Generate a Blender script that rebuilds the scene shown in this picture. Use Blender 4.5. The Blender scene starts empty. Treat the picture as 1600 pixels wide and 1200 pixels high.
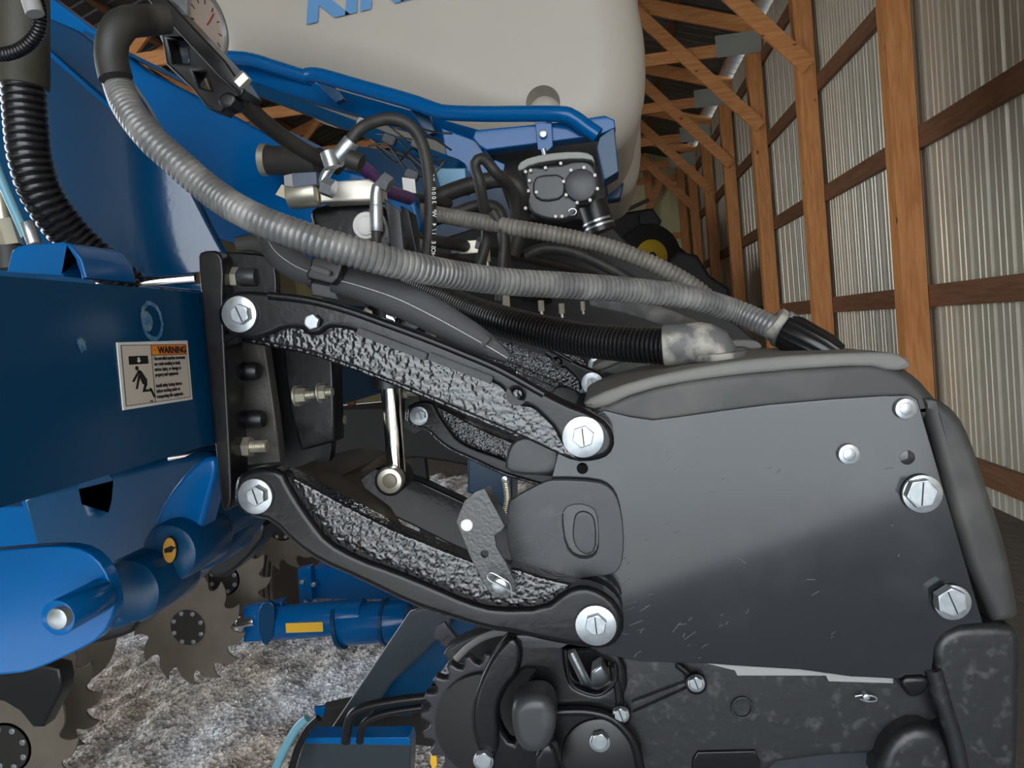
import bpy, bmesh, math, random
from mathutils import Vector, Matrix, noise
random.seed(7)
PI = math.pi
sc = bpy.context.scene
COL = sc.collection
CH = 1.25                                   # camera height above the gravel
F = 1200.0                                  # focal length in pixels of a 1600 px wide frame

# ------------------------------------------------------------------ camera
vY = Vector((0.1167, 0.075, -1)).normalized()          # world +Y (along the barn wall) seen from the camera
vZ = Vector((-0.09, 1.0, 0.0))
vZ = (vZ - vY * vZ.dot(vY)).normalized()
vX = vY.cross(vZ)
R = Matrix((vX, vY, vZ))                                # camera -> world
CAM = Vector((0, 0, CH))
cam_d = bpy.data.cameras.new('camera'); cam = bpy.data.objects.new('camera', cam_d); COL.objects.link(cam)
cam_d.lens = 27.0; cam_d.sensor_width = 36.0; cam_d.clip_start = 0.05; cam_d.clip_end = 300
cam.matrix_world = Matrix.Translation(CAM) @ R.to_4x4()
sc.camera = cam

# ------------------------------------------------------------------ light
sc.view_settings.view_transform = 'Standard'; sc.view_settings.look = 'None'
sc.view_settings.gamma = 1.0; sc.view_settings.use_curve_mapping = False
sc.view_settings.exposure = 0.75
w = bpy.data.worlds.new('sky'); sc.world = w; w.use_nodes = True
bg = w.node_tree.nodes['Background']; bg.inputs[0].default_value = (0.90, 0.95, 1.0, 1); bg.inputs[1].default_value = 3.5
def area(name, loc, rot, sx, sy, power, col, portal=False):
    d = bpy.data.lights.new(name, 'AREA'); d.shape = 'RECTANGLE'; d.size = sx; d.size_y = sy; d.energy = power; d.color = col
    o = bpy.data.objects.new(name, d); COL.objects.link(o); o.location = loc; o.rotation_euler = rot
    if portal: d.cycles.is_portal = True
    return o
area('doorway_daylight', (.15, -3.45, 1.88), (math.radians(90), 0, 0), 3.9, 3.75, 1, (1, 1, 1), True)
area('side_opening_daylight', (-6.95, 3.9, 2.1), (0, math.radians(-90), 0), 4.1, 4.2, 1, (1, 1, 1), True)
sun_d = bpy.data.lights.new('sun', 'SUN'); sun_d.energy = 17.0; sun_d.angle = math.radians(1.5); sun_d.color = (1.0, 0.96, 0.90)
sun = bpy.data.objects.new('sun', sun_d); COL.objects.link(sun)
SUNV = Vector((-0.77, 0.64, -0.92))
sun.rotation_euler = SUNV.to_track_quat('-Z', 'Y').to_euler(); sun.location = (6, -9, 9)

# ------------------------------------------------------------------ projection helpers
def ray(px, py):
    return R @ Vector(((px - 800) / F, (600 - py) / F, -1))
def P(px, py, Y):
    d = ray(px, py); return CAM + d * (Y / d.y)
def PX(px, py, X):
    d = ray(px, py); return CAM + d * (X / d.x)
def PZ(px, py, Z):
    d = ray(px, py); return CAM + d * ((Z - CH) / d.z)

# ------------------------------------------------------------------ materials
def mat(name, col, rough=0.5, metal=0.0, coat=0.0, bump=None, mottle=None, grain=None, spec=0.5, trans=0):
    m = bpy.data.materials.new(name); m.use_nodes = True
    nt = m.node_tree; b = nt.nodes['Principled BSDF']; N = nt.nodes.new; L = nt.links.new
    b.inputs['Base Color'].default_value = (*col, 1); b.inputs['Roughness'].default_value = rough
    b.inputs['Metallic'].default_value = metal; b.inputs['Coat Weight'].default_value = coat
    b.inputs['Coat Roughness'].default_value = 0.06
    b.inputs['Specular IOR Level'].default_value = spec
    tc = N('ShaderNodeTexCoord')
    if mottle:                                   # (scale, second colour, amount, contrast low, high)
        n = N('ShaderNodeTexNoise'); n.inputs['Scale'].default_value = mottle[0]; n.inputs['Detail'].default_value = 6
        r = N('ShaderNodeValToRGB'); r.color_ramp.elements[0].position = mottle[3]; r.color_ramp.elements[1].position = mottle[4]
        r.color_ramp.elements[0].color = (0, 0, 0, 1); r.color_ramp.elements[1].color = (mottle[2],) * 3 + (1,)
        mx = N('ShaderNodeMix'); mx.data_type = 'RGBA'
        mx.inputs[6].default_value = (*col, 1); mx.inputs[7].default_value = (*mottle[1], 1)
        L(tc.outputs['Object'], n.inputs['Vector']); L(n.outputs['Fac'], r.inputs[0]); L(r.outputs[0], mx.inputs[0]); L(mx.outputs[2], b.inputs['Base Color'])
    if grain:                                    # (scale vector, dark colour)
        mp = N('ShaderNodeMapping'); mp.inputs['Scale'].default_value = grain[0]
        n = N('ShaderNodeTexNoise'); n.inputs['Scale'].default_value = 3; n.inputs['Detail'].default_value = 5; n.inputs['Distortion'].default_value = 0.6
        r = N('ShaderNodeValToRGB'); r.color_ramp.elements[0].position = 0.35; r.color_ramp.elements[1].position = 0.62
        r.color_ramp.elements[0].color = (*grain[1], 1); r.color_ramp.elements[1].color = (*col, 1)
        L(tc.outputs['Object'], mp.inputs[0]); L(mp.outputs[0], n.inputs['Vector']); L(n.outputs['Fac'], r.inputs[0])
        vo = N('ShaderNodeTexVoronoi'); vo.inputs['Scale'].default_value = 2.1      # knots
        mp2 = N('ShaderNodeMapping'); mp2.inputs['Scale'].default_value = tuple(1.5 if s < 3 else 3.2 for s in grain[0])
        L(tc.outputs['Object'], mp2.inputs[0]); L(mp2.outputs[0], vo.inputs['Vector'])
        r2 = N('ShaderNodeValToRGB'); r2.color_ramp.elements[0].position = 0.05; r2.color_ramp.elements[1].position = 0.10
        mx = N('ShaderNodeMix'); mx.data_type = 'RGBA'; mx.inputs[6].default_value = (0.10, 0.035, 0.012, 1)
        L(vo.outputs['Distance'], r2.inputs[0]); L(r2.outputs[0], mx.inputs[0]); L(r.outputs[0], mx.inputs[7]); L(mx.outputs[2], b.inputs['Base Color'])
    if bump:                                     # (kind, scale, strength, distance)
        n = N('ShaderNodeTexVoronoi' if bump[0] == 'v' else 'ShaderNodeTexNoise'); n.inputs['Scale'].default_value = bump[1]
        if bump[0] == 'v': n.feature = 'SMOOTH_F1'
        else: n.inputs['Detail'].default_value = 1.0 if bump[1] == 150 else 3
        bp = N('ShaderNodeBump'); bp.inputs['Strength'].default_value = bump[2]; bp.inputs['Distance'].default_value = bump[3]
        L(tc.outputs['Object'], n.inputs['Vector']); L(n.outputs['Distance' if bump[0] == 'v' else 'Fac'], bp.inputs['Height']); L(bp.outputs[0], b.inputs['Normal'])
        if coat: L(bp.outputs[0], b.inputs['Coat Normal'])
    if trans: b.inputs['Transmission Weight'].default_value = trans
    return m
BLUE = mat('blue_paint', (0.0, 0.047, 0.125), 0.30, spec=0.4, coat=0.0, bump=('n', 90, 0.05, 0.002), mottle=(14, (0.01, 0.07, 0.16), 0.35, 0.55, 0.75))
BLUE2 = mat('blue_paint_smooth_lit', (0.0, 0.10, 0.32), 0.16, spec=0.32, coat=0.0, bump=('n', 60, 0.06, 0.002))  # lighter copy of the blue paint for parts in stronger light
BLUEP = mat('blue_paint_orange_peel', (0.0, 0.040, 0.11), 0.13, coat=0.25, bump=('n', 130, 0.10, 0.0008))
CAST = mat('black_cast_paint', (0.006, 0.006, 0.007), 0.26, spec=0.3, coat=0.1, bump=('n', 110, 0.30, 0.0008))
CASTR = mat('black_rough_cast_paint', (0.010, 0.010, 0.011), 0.17, coat=0.7, bump=('n', 150, 1.0, 0.0020))
BLACK = mat('black_painted_steel', (0.008, 0.008, 0.009), 0.38, bump=('n', 60, 0.1, 0.001))
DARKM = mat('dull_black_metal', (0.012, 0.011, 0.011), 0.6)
PLAS = mat('black_side_panel_plastic', (0.016, 0.018, 0.021), 0.09, mottle=(9, (0.05, 0.052, 0.055), 0.5, 0.5, 0.8), spec=0.6)
PLASS = mat('scratched_black_plastic', (0.014, 0.015, 0.017), 0.36, mottle=(75, (0.16, 0.16, 0.155), 0.5, 0.56, 0.85), bump=('n', 70, 0.25, 0.002))
HOOD = mat('dusty_black_hood', (0.035, 0.035, 0.034), 0.5, mottle=(9, (0.12, 0.115, 0.10), 0.7, 0.45, 0.75), bump=('n', 900, 0.08, 0.0004))
LID = mat('dusty_grey_lid', (0.16, 0.16, 0.15), 0.65, mottle=(12, (0.22, 0.21, 0.19), 0.6, 0.4, 0.7))
PEB = mat('pebbled_grey_plastic', (0.045, 0.045, 0.045), 0.36, coat=0.3, bump=('n', 260, 0.5, 0.0016))
ZINC = mat('zinc_plated_steel', (0.38, 0.41, 0.43), 0.32, metal=0.8, mottle=(110, (0.58, 0.62, 0.64), 0.5, 0.4, 0.7), bump=('n', 200, 0.15, 0.0006))
ZINCD = mat('yellowed_zinc', (0.55, 0.52, 0.42), 0.35, metal=0.75)
CHROME = mat('chrome_rod', (0.75, 0.76, 0.78), 0.08, metal=1.0)
HOSEG = mat('dusty_grey_hose', (0.12, 0.12, 0.118), 0.28, coat=0.4, mottle=(30, (0.34, 0.33, 0.31), 0.7, 0.42, 0.72))
HOSEG2 = mat('dusty_tan_hose', (0.15, 0.14, 0.12), 0.5, mottle=(30, (0.28, 0.26, 0.22), 0.7, 0.42, 0.72))
HOSEK = mat('glossy_black_hose', (0.008, 0.008, 0.009), 0.26, spec=0.5)
RUB = mat('dusty_black_rubber', (0.022, 0.021, 0.019), 0.55, mottle=(30, (0.07, 0.065, 0.05), 0.5, 0.45, 0.75))
RUBG = mat('grey_dusty_elbow', (0.12, 0.12, 0.12), 0.55, mottle=(35, (0.42, 0.40, 0.34), 0.8, 0.45, 0.6))
OLIVE = mat('olive_dusty_sleeve', (0.045, 0.042, 0.03), 0.6)
WEB = mat('black_woven_webbing', (0.035, 0.036, 0.038), 0.6, bump=('n', 700, 0.5, 0.001))
WHITE = mat('white_paint', (0.75, 0.74, 0.70), 0.45)
INK = mat('black_ink', (0.01, 0.01, 0.01), 0.5)
ORANGE = mat('orange_print', (0.85, 0.22, 0.03), 0.45)
YEL = mat('yellow_print', (0.85, 0.48, 0.03), 0.45)
TANK = mat('beige_tank_plastic', (0.47, 0.435, 0.375), 0.42, mottle=(1.6, (0.54, 0.505, 0.43), 0.5, 0.4, 0.7))
LOGO = mat('light_blue_print', (0.11, 0.30, 0.58), 0.45)
PURP = mat('purple_sleeve', (0.10, 0.04, 0.14), 0.4)
LBLUE = mat('pale_blue_hose', (0.14, 0.33, 0.42), 0.3)
GREYM = mat('grey_plastic_housing', (0.032, 0.034, 0.037), 0.38, mottle=(40, (0.09, 0.09, 0.09), 0.4, 0.55, 0.75), bump=('n', 160, 0.1, 0.0006))
STEEL = mat('dusty_disc_steel', (0.20, 0.175, 0.14), 0.50, metal=0.35, mottle=(5, (0.11, 0.095, 0.07), 0.7, 0.4, 0.7))
STEELF = mat('brown_dusty_plate', (0.06, 0.050, 0.038), 0.6, mottle=(25, (0.03, 0.025, 0.02), 0.6, 0.45, 0.7))
TYRE = mat('dusty_tyre_rubber', (0.10, 0.085, 0.07), 0.8)
GREEN = mat('dark_green_paint', (0.004, 0.03, 0.008), 0.5)
GLASS = mat('clear_gauge_lens', (0.9, 0.9, 0.9), 0.05, trans=1.0)
SCUFF = mat('pale_scuffed_plastic', (0.30, 0.30, 0.29), 0.5)
WC, WD = (0.74, 0.33, 0.115), (0.58, 0.225, 0.065)
WOODZ = mat('pine_post', WC, 0.6, grain=((14, 14, 1.2), WD))
WOODX = mat('pine_truss', WC, 0.6, grain=((1.2, 14, 14), WD))
GC, GD = (0.22, 0.105, 0.05), (0.16, 0.072, 0.034)
WOODY = mat('brown_girt_wood', GC, 0.65, grain=((14, 1.2, 14), GD))
METAL = mat('galvanised_sheet', (0.64, 0.61, 0.51), 0.38, metal=0.35, mottle=(1.2, (0.50, 0.48, 0.35), 0.6, 0.4, 0.7))
ROOFM = mat('roof_sheet', (0.13, 0.14, 0.14), 0.5, metal=0.5)
ENDM = mat('pale_green_sheet', (0.70, 0.66, 0.36), 0.55)
GUS = mat('galvanised_plate', (0.48, 0.50, 0.44), 0.42, metal=0.6, bump=('v', 60, 0.6, 0.004))
DUSTY = mat('outside_ground', (0.30, 0.33, 0.36), 0.95)
DIRT = mat('packed_barn_dirt', (0.11, 0.095, 0.08), 0.95, bump=('n', 20, 0.4, 0.02))
def gravel_mat():
    m = bpy.data.materials.new('grey_gravel'); m.use_nodes = True; nt = m.node_tree; N = nt.nodes.new; L = nt.links.new
    b = nt.nodes['Principled BSDF']; b.inputs['Roughness'].default_value = 0.9
    tc = N('ShaderNodeTexCoord'); v = N('ShaderNodeTexVoronoi'); v.inputs['Scale'].default_value = 70
    n = N('ShaderNodeTexNoise'); n.inputs['Scale'].default_value = 1.4; n.inputs['Detail'].default_value = 8
    r = N('ShaderNodeValToRGB'); r.color_ramp.elements[0].position = 0.40; r.color_ramp.elements[1].position = 0.60
    r.color_ramp.elements[0].color = (0.56, 0.50, 0.43, 1); r.color_ramp.elements[1].color = (0.72, 0.73, 0.76, 1)
    s = N('ShaderNodeSeparateColor'); mm = N('ShaderNodeMapRange'); mm.inputs[3].default_value = 0.55; mm.inputs[4].default_value = 1.5
    mu = N('ShaderNodeVectorMath'); mu.operation = 'SCALE'
    L(tc.outputs['Object'], v.inputs['Vector']); L(tc.outputs['Object'], n.inputs['Vector'])
    L(n.outputs['Fac'], r.inputs[0]); L(v.outputs['Color'], s.inputs[0]); L(s.outputs[0], mm.inputs[0])
    L(r.outputs[0], mu.inputs[0]); L(mm.outputs[0], mu.inputs['Scale']); L(mu.outputs[0], b.inputs['Base Color'])
    bp = N('ShaderNodeBump'); bp.inputs['Strength'].default_value = 0.7; bp.inputs['Distance'].default_value = 0.01
    L(v.outputs['Distance'], bp.inputs['Height']); L(bp.outputs[0], b.inputs['Normal'])
    return m
GRAVEL = gravel_mat()

# ------------------------------------------------------------------ object helpers
ORG = {}
def link(name, me, m, parent=None, sharp=35):
    """me: mesh with world-space vertices; becomes one object, its origin at the parent's origin or at its own centre"""
    if parent is not None: o0 = ORG[parent.name]
    else:
        vs = [v.co for v in me.vertices]
        o0 = Vector([(min(v[i] for v in vs) + max(v[i] for v in vs)) / 2 for i in range(3)])
    me.transform(Matrix.Translation(-o0)); wn = bool(me.get('wn'))
    me.name = name
    if m is not None:
        me.materials.clear()
        for q in (m if isinstance(m, (list, tuple)) else [m]): me.materials.append(q)
    me.shade_smooth(); me.set_sharp_from_angle(angle=math.radians(sharp))
    o = bpy.data.objects.new(name, me); COL.objects.link(o)
    if parent is not None: o.parent = parent
    else: o.location = o0
    if wn:
        q = o.modifiers.new('face_weighted_normals', 'WEIGHTED_NORMAL'); q.keep_sharp = True; q.weight = 100
    ORG[o.name] = o0
    return o
def thing(name, label, cat, org, group=None, kind=None):
    o = bpy.data.objects.new(name, None); COL.objects.link(o); o.location = org; o.empty_display_size = 0.05
    ORG[o.name] = Vector(org)
    if label: o['label'] = label
    if cat: o['category'] = cat
    if group: o['group'] = group
    if kind: o['kind'] = kind
    return o
def tag(o, label, cat, group=None):
    o['label'] = label; o['category'] = cat
    if group: o['group'] = group
    return o
def struct(name, me, m, parent=None):
    o = link(name, me, m, parent)
    if parent is None: o['kind'] = 'structure'
    return o
def pyme(vs, fs):
    me = bpy.data.meshes.new('m'); me.from_pydata([tuple(v) for v in vs], [], fs); me.update()
    bm = bmesh.new(); bm.from_mesh(me); bmesh.ops.recalc_face_normals(bm, faces=bm.faces); bm.to_mesh(me); bm.free()
    return me
def join(*mes):
    bm = bmesh.new()
    for k, me in enumerate(mes):
        n0 = len(bm.faces)
        bm.from_mesh(me)
        bm.faces.ensure_lookup_table()
    me = bpy.data.meshes.new('m'); bm.to_mesh(me); bm.free()
    if any(q.get('wn') for q in mes): me['wn'] = 1
    return me
def setmat(me, i):
    for p in me.polygons: p.material_index = i
    return me
def chaikin(pts, n):
    for _ in range(n):
        q = []
        for i in range(len(pts)):
            a, b = pts[i], pts[(i + 1) % len(pts)]
            q += [tuple(a[k] * .75 + b[k] * .25 for k in range(len(a))), tuple(a[k] * .25 + b[k] * .75 for k in range(len(a)))]
        pts = q
    return pts
def flat(loops, depth, bev, toworld, res=2):
    """filled 2-D outline(s) (even-odd, so inner loops are holes) given a depth; toworld maps (u, v, w) -> world"""
    cu = bpy.data.curves.new('c', 'CURVE'); cu.dimensions = '2D'; cu.fill_mode = 'BOTH'
    for lp in loops:
        s = cu.splines.new('POLY'); s.points.add(len(lp) - 1); s.use_cyclic_u = True
        for i, p in enumerate(lp): s.points[i].co = (p[0], p[1], 0, 1)
    cu.extrude = max(depth / 2 - bev, 0.00001); cu.bevel_depth = bev; cu.bevel_resolution = res; cu.offset = -bev
    o = bpy.data.objects.new('c', cu); COL.objects.link(o)
    me = bpy.data.meshes.new_from_object(o)
    bpy.data.objects.remove(o); bpy.data.curves.remove(cu)
    for v in me.vertices: v.co = toworld(v.co)
    bm = bmesh.new(); bm.from_mesh(me); bmesh.ops.remove_doubles(bm, verts=bm.verts, dist=1e-5)
    bmesh.ops.recalc_face_normals(bm, faces=bm.faces); bm.to_mesh(me); bm.free(); me['wn'] = 1
    return me
def prism(pts, Y, T, bev=0.002, sm=1, holes=(), res=2):
    """outline in picture coordinates standing at distance Y, running T metres away from us along the machine"""
    def cv(pl, s):
        return [(p.x, p.z) for p in (P(a, b, Y) for a, b in chaikin(pl, s))]
    loops = [cv(pts, sm)] + [cv(h, sm) for h in holes]
    return flat(loops, T, bev, lambda c: Vector((c.x, Y + T / 2 - c.z, c.y)), res)
def xprism(pts, X, T, bev=0.002, sm=0):
    """outline drawn on a face of constant X that looks towards +X"""
    lp = [(q.y, q.z) for q in (PX(a, b, X) for a, b in chaikin(pts, sm))]
    return flat([lp], T, bev, lambda c: Vector((X - T / 2 + c.z, c.x, c.y)))
def circ(cx, cy, r, n=20, ry=None):
    ry = ry or r
    return [(cx + r * math.cos(2 * PI * i / n), cy + ry * math.sin(2 * PI * i / n)) for i in range(n)]
def box(a, b, rot=None, piv=None):
    x0, y0, z0 = a; x1, y1, z1 = b
    vs = [Vector(v) for v in ((x0, y0, z0), (x1, y0, z0), (x1, y1, z0), (x0, y1, z0), (x0, y0, z1), (x1, y0, z1), (x1, y1, z1), (x0, y1, z1))]
    return pyme(vs, [(0, 3, 2, 1), (4, 5, 6, 7), (0, 1, 5, 4), (1, 2, 6, 5), (2, 3, 7, 6), (3, 0, 4, 7)])
def bar(p, q, w_, h_, up=Vector((0, 1, 0)), bev=0.0):
    """rectangular bar from p to q; w_ across (perp. to up), h_ along up"""
    p, q = Vector(p), Vector(q); d = (q - p).normalized(); s = d.cross(up).normalized() * w_ / 2; u = s.cross(d).normalized() * h_ / 2
    vs = [p - s - u, p + s - u, p + s + u, p - s + u, q - s - u, q + s - u, q + s + u, q - s + u]
    me = pyme(vs, [(0, 3, 2, 1), (4, 5, 6, 7), (0, 1, 5, 4), (1, 2, 6, 5), (2, 3, 7, 6), (3, 0, 4, 7)])
    if bev:
        bm = bmesh.new(); bm.from_mesh(me); bmesh.ops.bevel(bm, geom=bm.edges[:], offset=bev, segments=2, affect='EDGES'); bm.to_mesh(me); bm.free()
    return me
def frames(pts):
    n = len(pts); T = [(pts[min(i + 1, n - 1)] - pts[max(i - 1, 0)]).normalized() for i in range(n)]
    u = T[0].orthogonal().normalized(); out = []
    for t in T:
        u = (u - t * u.dot(t)).normalized(); out.append((t, u, t.cross(u)))
    return out
def sweep(pts, rads, seg=14, caps=True, ribs=0):
    fr = frames(pts); vs = []; fs = []
    for p, r, (t, u, v) in zip(pts, rads, fr):
        for k in range(seg):
            a = 2 * PI * k / seg; rr = r * (1 + (0.05 if ribs and k % 2 else 0))
            vs.append(p + (u * math.cos(a) + v * math.sin(a)) * rr)
    for i in range(len(pts) - 1):
        for k in range(seg):
            a = i * seg + k; b = i * seg + (k + 1) % seg; fs.append((a, b, b + seg, a + seg))
    if caps: fs.append(tuple(range(seg))[::-1]); fs.append(tuple((len(pts) - 1) * seg + k for k in range(seg)))
    return pyme(vs, fs)
def spline(ctrl, step):
    """Catmull-Rom through (Vector, radius) control points, resampled at step"""
    pts = []
    c = [ctrl[0]] + list(ctrl) + [ctrl[-1]]
    for i in range(1, len(c) - 2):
        for k in range(24):
            t = k / 24; p0, p1, p2, p3 = [x[0] for x in c[i - 1:i + 3]]
            q = 0.5 * ((2 * p1) + (p2 - p0) * t + (2 * p0 - 5 * p1 + 4 * p2 - p3) * t * t + (3 * p1 - p0 - 3 * p2 + p3) * t ** 3)
            pts.append((q, c[i][1] * (1 - t) + c[i + 1][1] * t))
    pts.append(ctrl[-1]); out = [pts[0]]; acc = 0
    for a, b in zip(pts, pts[1:]):
        L = (b[0] - a[0]).length
        if L < 1e-9: continue
        while acc + L >= step:
            f = (step - acc) / L; q = (a[0].lerp(b[0], f), a[1] * (1 - f) + b[1] * f)
            out.append(q); a = q; L = (b[0] - a[0]).length; acc = 0
            if L < 1e-9: break
        acc += L
    if (out[-1][0] - pts[-1][0]).length > step * .3: out.append(pts[-1])
    return out
def hose(px, real_r=None, pitch=0, deep=0.10, seg=16, step=0.008):
    """px: list of (x, y, Y[, r]); pitch: spacing of corrugations in metres (0 = smooth)"""
    ctrl = [(P(a[0], a[1], a[2]), (a[3] if len(a) > 3 else real_r)) for a in px]
    if pitch:
        s = spline(ctrl, pitch / 5)
        pr = [1, 1.005, 1, 1 - deep * .35, 1 - deep]
        return sweep([q[0] for q in s], [q[1] * pr[i % 5] for i, q in enumerate(s)], seg)
    s = spline(ctrl, step)
    return sweep([q[0] for q in s], [q[1] for q in s], seg)
def cyl(p, q, r, r2=None, seg=24, bev=0.0):
    p, q = Vector(p), Vector(q); r2 = r if r2 is None else r2; d = (q - p); L = d.length; d = d.normalized()
    if bev: return sweep([p, p + d * bev * .3, p + d * bev, q - d * bev, q - d * bev * .3, q], [r - bev, r - bev * .3, r, r2, r2 - bev * .3, r2 - bev], seg)
    return sweep([p, q], [r, r2], seg)
def ycyl(px, py, Y, T, rpx, bev=0.001, seg=28, r2=None):
    c = P(px, py, Y); r = rpx * Y / F
    return cyl(c, c + Vector((0, T, 0)), r, r if r2 is None else r2 * Y / F, seg, bev)
def hexy(px, py, Y, T, rpx, rot=0.0, bev=0.0012):
    c = P(px, py, Y); r = rpx * Y / F
    lp = [(c.x + r * math.cos(rot + i * PI / 3), c.z + r * math.sin(rot + i * PI / 3)) for i in range(6)]
    return flat([lp], T, bev, lambda k: Vector((k.x, Y + T / 2 - k.z, k.y)), 1)
def bolt(par, px, py, Y, rw, rh, rot=0.3, m=ZINC, mark=True, wt=0.004, hh=0.009, flange=False):
    """hex bolt with washer; Y = face it is tightened on"""
    b = link('bolt', join(hexy(px, py, Y - wt - hh, hh, rh, rot), ycyl(px, py, Y - wt - hh - 0.0008, 0.002, rh * .80, 0.0003)), m, par)
    if flange: ycone = link('flange', ycyl(px, py, Y - wt - 0.002, wt + .002, rh * 1.02, 0, 28), m, b)
    link('washer', ycyl(px, py, Y - wt, wt, rw, 0.0008), m, b)
    if mark:
        c = P(px, py, Y - wt - hh - 0.0012); r = rh * Y / F * .75; a = rot + 1.35
        dv = Vector((math.cos(a), 0, math.sin(a))) * r
        link('torque_mark', bar(c - dv, c + dv, 0.0012, 0.0008), INK, b)
    return b
def dup(root, dy, label, group=None):
    r = root.copy(); COL.objects.link(r); r.location.y += dy; ORG[r.name] = ORG[root.name]
    r['label'] = label
    if group: r['group'] = group
    for ch in root.children:
        c = ch.copy(); COL.objects.link(c); c.parent = r
        for g in ch.children:
            d = g.copy(); COL.objects.link(d); d.parent = c
    return r
def text(s, size, origin, right, up, m, par, name='lettering', lift=0.0006, shear=0.0, bold=0.0, sx=1.0, align='LEFT'):
    cu = bpy.data.curves.new('t', 'FONT'); cu.body = s; cu.size = size; cu.shear = shear; cu.offset = bold; cu.align_x = align; cu.extrude = 0.00015; cu.space_line = 1.15
    o = bpy.data.objects.new('t', cu); COL.objects.link(o); bpy.context.view_layer.update()
    me = bpy.data.meshes.new_from_object(o.evaluated_get(bpy.context.evaluated_depsgraph_get()))
    bpy.data.objects.remove(o); bpy.data.curves.remove(cu)
    nrm = right.cross(up)
    for v in me.vertices: v.co = origin + right * v.co.x * sx + up * v.co.y + nrm * (v.co.z + lift)
    return link(name, me, m, par)
XA, YA, ZA = Vector((1, 0, 0)), Vector((0, 1, 0)), Vector((0, 0, 1))

# ================================================================== THE BARN
ENDY = 17.4
PW = [(k, 5.32 + 2.08 * k) for k in range(-4, 6)]          # post positions along the wall
XI, XO, XS = 1.94, 2.10, 2.14
wall = thing('wall_right', None, None, (XS, 6, 0), kind='structure')
def corr(y0, y1, z0, z1):
    prof = []; y = y0
    while y < y1:
        for dy, dx in ((0, 0), (.012, .019), (.034, .019), (.046, 0), (.088, 0), (.094, .005), (.106, .005), (.112, 0), (.154, 0), (.160, .005), (.172, .005), (.178, 0)):
            if y + dy < y1: prof.append((y + dy, XS + dx))
        y += 0.2286
    prof.append((y1, XS))
    vs = []; fs = []
    for (yy, xx) in prof: vs += [(xx, yy, z0), (xx, yy, z1)]
    for i in range(len(prof) - 1): a = 2 * i; fs.append((a, a + 2, a + 3, a + 1))
    return pyme(vs, fs)
y = -3.53
while y < ENDY:
    link('panel', corr(y, min(y + 0.915, ENDY), -0.1, CH + 3.31), METAL, wall, sharp=20); y += 0.915
for k, py_ in PW:
    link('post', bar((XI + (XO - XI) / 2, py_, 0), (XI + (XO - XI) / 2, py_, CH + 2.97), XO - XI, 0.14, bev=0.004), WOODZ, wall)
for gz in (-1.06, -0.01, 1.0, 1.98, 2.92):
    for k, py_ in PW[:-1]:
        link('girt', bar((XO + .02, py_ + .005, CH + gz), (XO + .02, py_ + 2.075, CH + gz), 0.14, 0.036, up=XA, bev=0.003), WOODY, wall)
ceil = thing('ceiling', None, None, (-2, 6, CH + 3.2), kind='structure')
RS = 0.34
def roofz(x): return CH + 3.34 + (2.3 - x) * RS if x > -2.6 else CH + 3.34 + 4.9 * RS - (-2.6 - x) * RS
y = -3.6
while y < ENDY:
    y1 = min(y + .915, ENDY)
    for (xa, xb) in ((2.35, -2.6), (-2.6, -7.6)):
        prof = []; yy = y
        while yy < y1:
            for dy, dz in ((0, 0), (.012, .019), (.034, .019), (.046, 0)):
                if yy + dy < y1: prof.append((yy + dy, dz))
            yy += 0.2286
        prof.append((y1, 0)); vs = []; fs = []
        for (yv, dz) in prof: vs += [(xa, yv, roofz(xa) + dz), (xb, yv, roofz(xb) + dz)]
        for i in range(len(prof) - 1): a = 2 * i; fs.append((a, a + 2, a + 3, a + 1))
        link('roof_panel', pyme(vs, fs), ROOFM, ceil, sharp=20)
    y = y1
for i in range(12):
    x = 2.0 - i * 0.8
    z = roofz(x) - .02
    link('purlin', box((x - .045, -3.55, z - .04), (x + .045, ENDY, z)), WOODY, ceil)
for k, py_ in PW:
    if py_ < -4: continue
    yb = py_ - .055
    link('truss_chord', bar((XO + .02, yb, CH + 3.055), (-7.3, yb, CH + 3.055), .14, .04), WOODX, ceil)
    for (xa, xb) in ((2.3, -2.6), (-2.6, -7.5)):
        link('truss_chord', bar((xa, yb, roofz(xa) - .16), (xb, yb, roofz(xb) - .16), .17, .04), WOODX, ceil)
    zz = CH + 3.1
    for (xa, za, xb, zb) in ((-.6, zz, -2.6, roofz(-2.6) - .2), (-2.6, roofz(-2.6) - .2, -4.4, zz), (-4.4, zz, -5.4, roofz(-5.4) - .16)):
        link('truss_web', bar((xa, yb, za), (xb, yb, zb), .09, .04), WOODX, ceil)
    link('gusset_plate', box((1.60, yb - .026, CH + 2.97), (2.11, yb - .0205, CH + 3.22)), GUS, ceil)
    yk = py_ - .09
    link('knee_brace', bar((2.035, yk, CH + 2.12), (.62, yk, CH + 3.73), .15, .038, bev=.003), WOODX, ceil)
# far end wall
fw = thing('wall_far', None, None, (-2.6, ENDY, 0), kind='structure')
link('backing', box((-7.5, ENDY + .02, 0), (2.3, ENDY + .06, CH + 5.2)), ENDM, fw)
x = -7.4
while x < 2.1:
    link('panel', box((x + .004, ENDY, 0), (x + .225, ENDY + .02, CH + 4.5)), ENDM, fw); x += .2286
for gz in (-.9, .3, 1.75, 3.0):
    link('girt', box((-7.4, ENDY - .05, CH + gz), (2.1, ENDY - .01, CH + gz + .14)), WOODX, fw)
for x in (-6, -3.6, -1.2, 1.2, 1.9):
    link('post', box((x, ENDY - .2, 0), (x + .15, ENDY - .052, CH + 3.6)), WOODZ, fw)
link('brace', bar((.75, ENDY - .22, CH + 1.55), (1.55, ENDY - .22, CH + 3.0), .15, .03), WOODX, fw)
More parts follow.
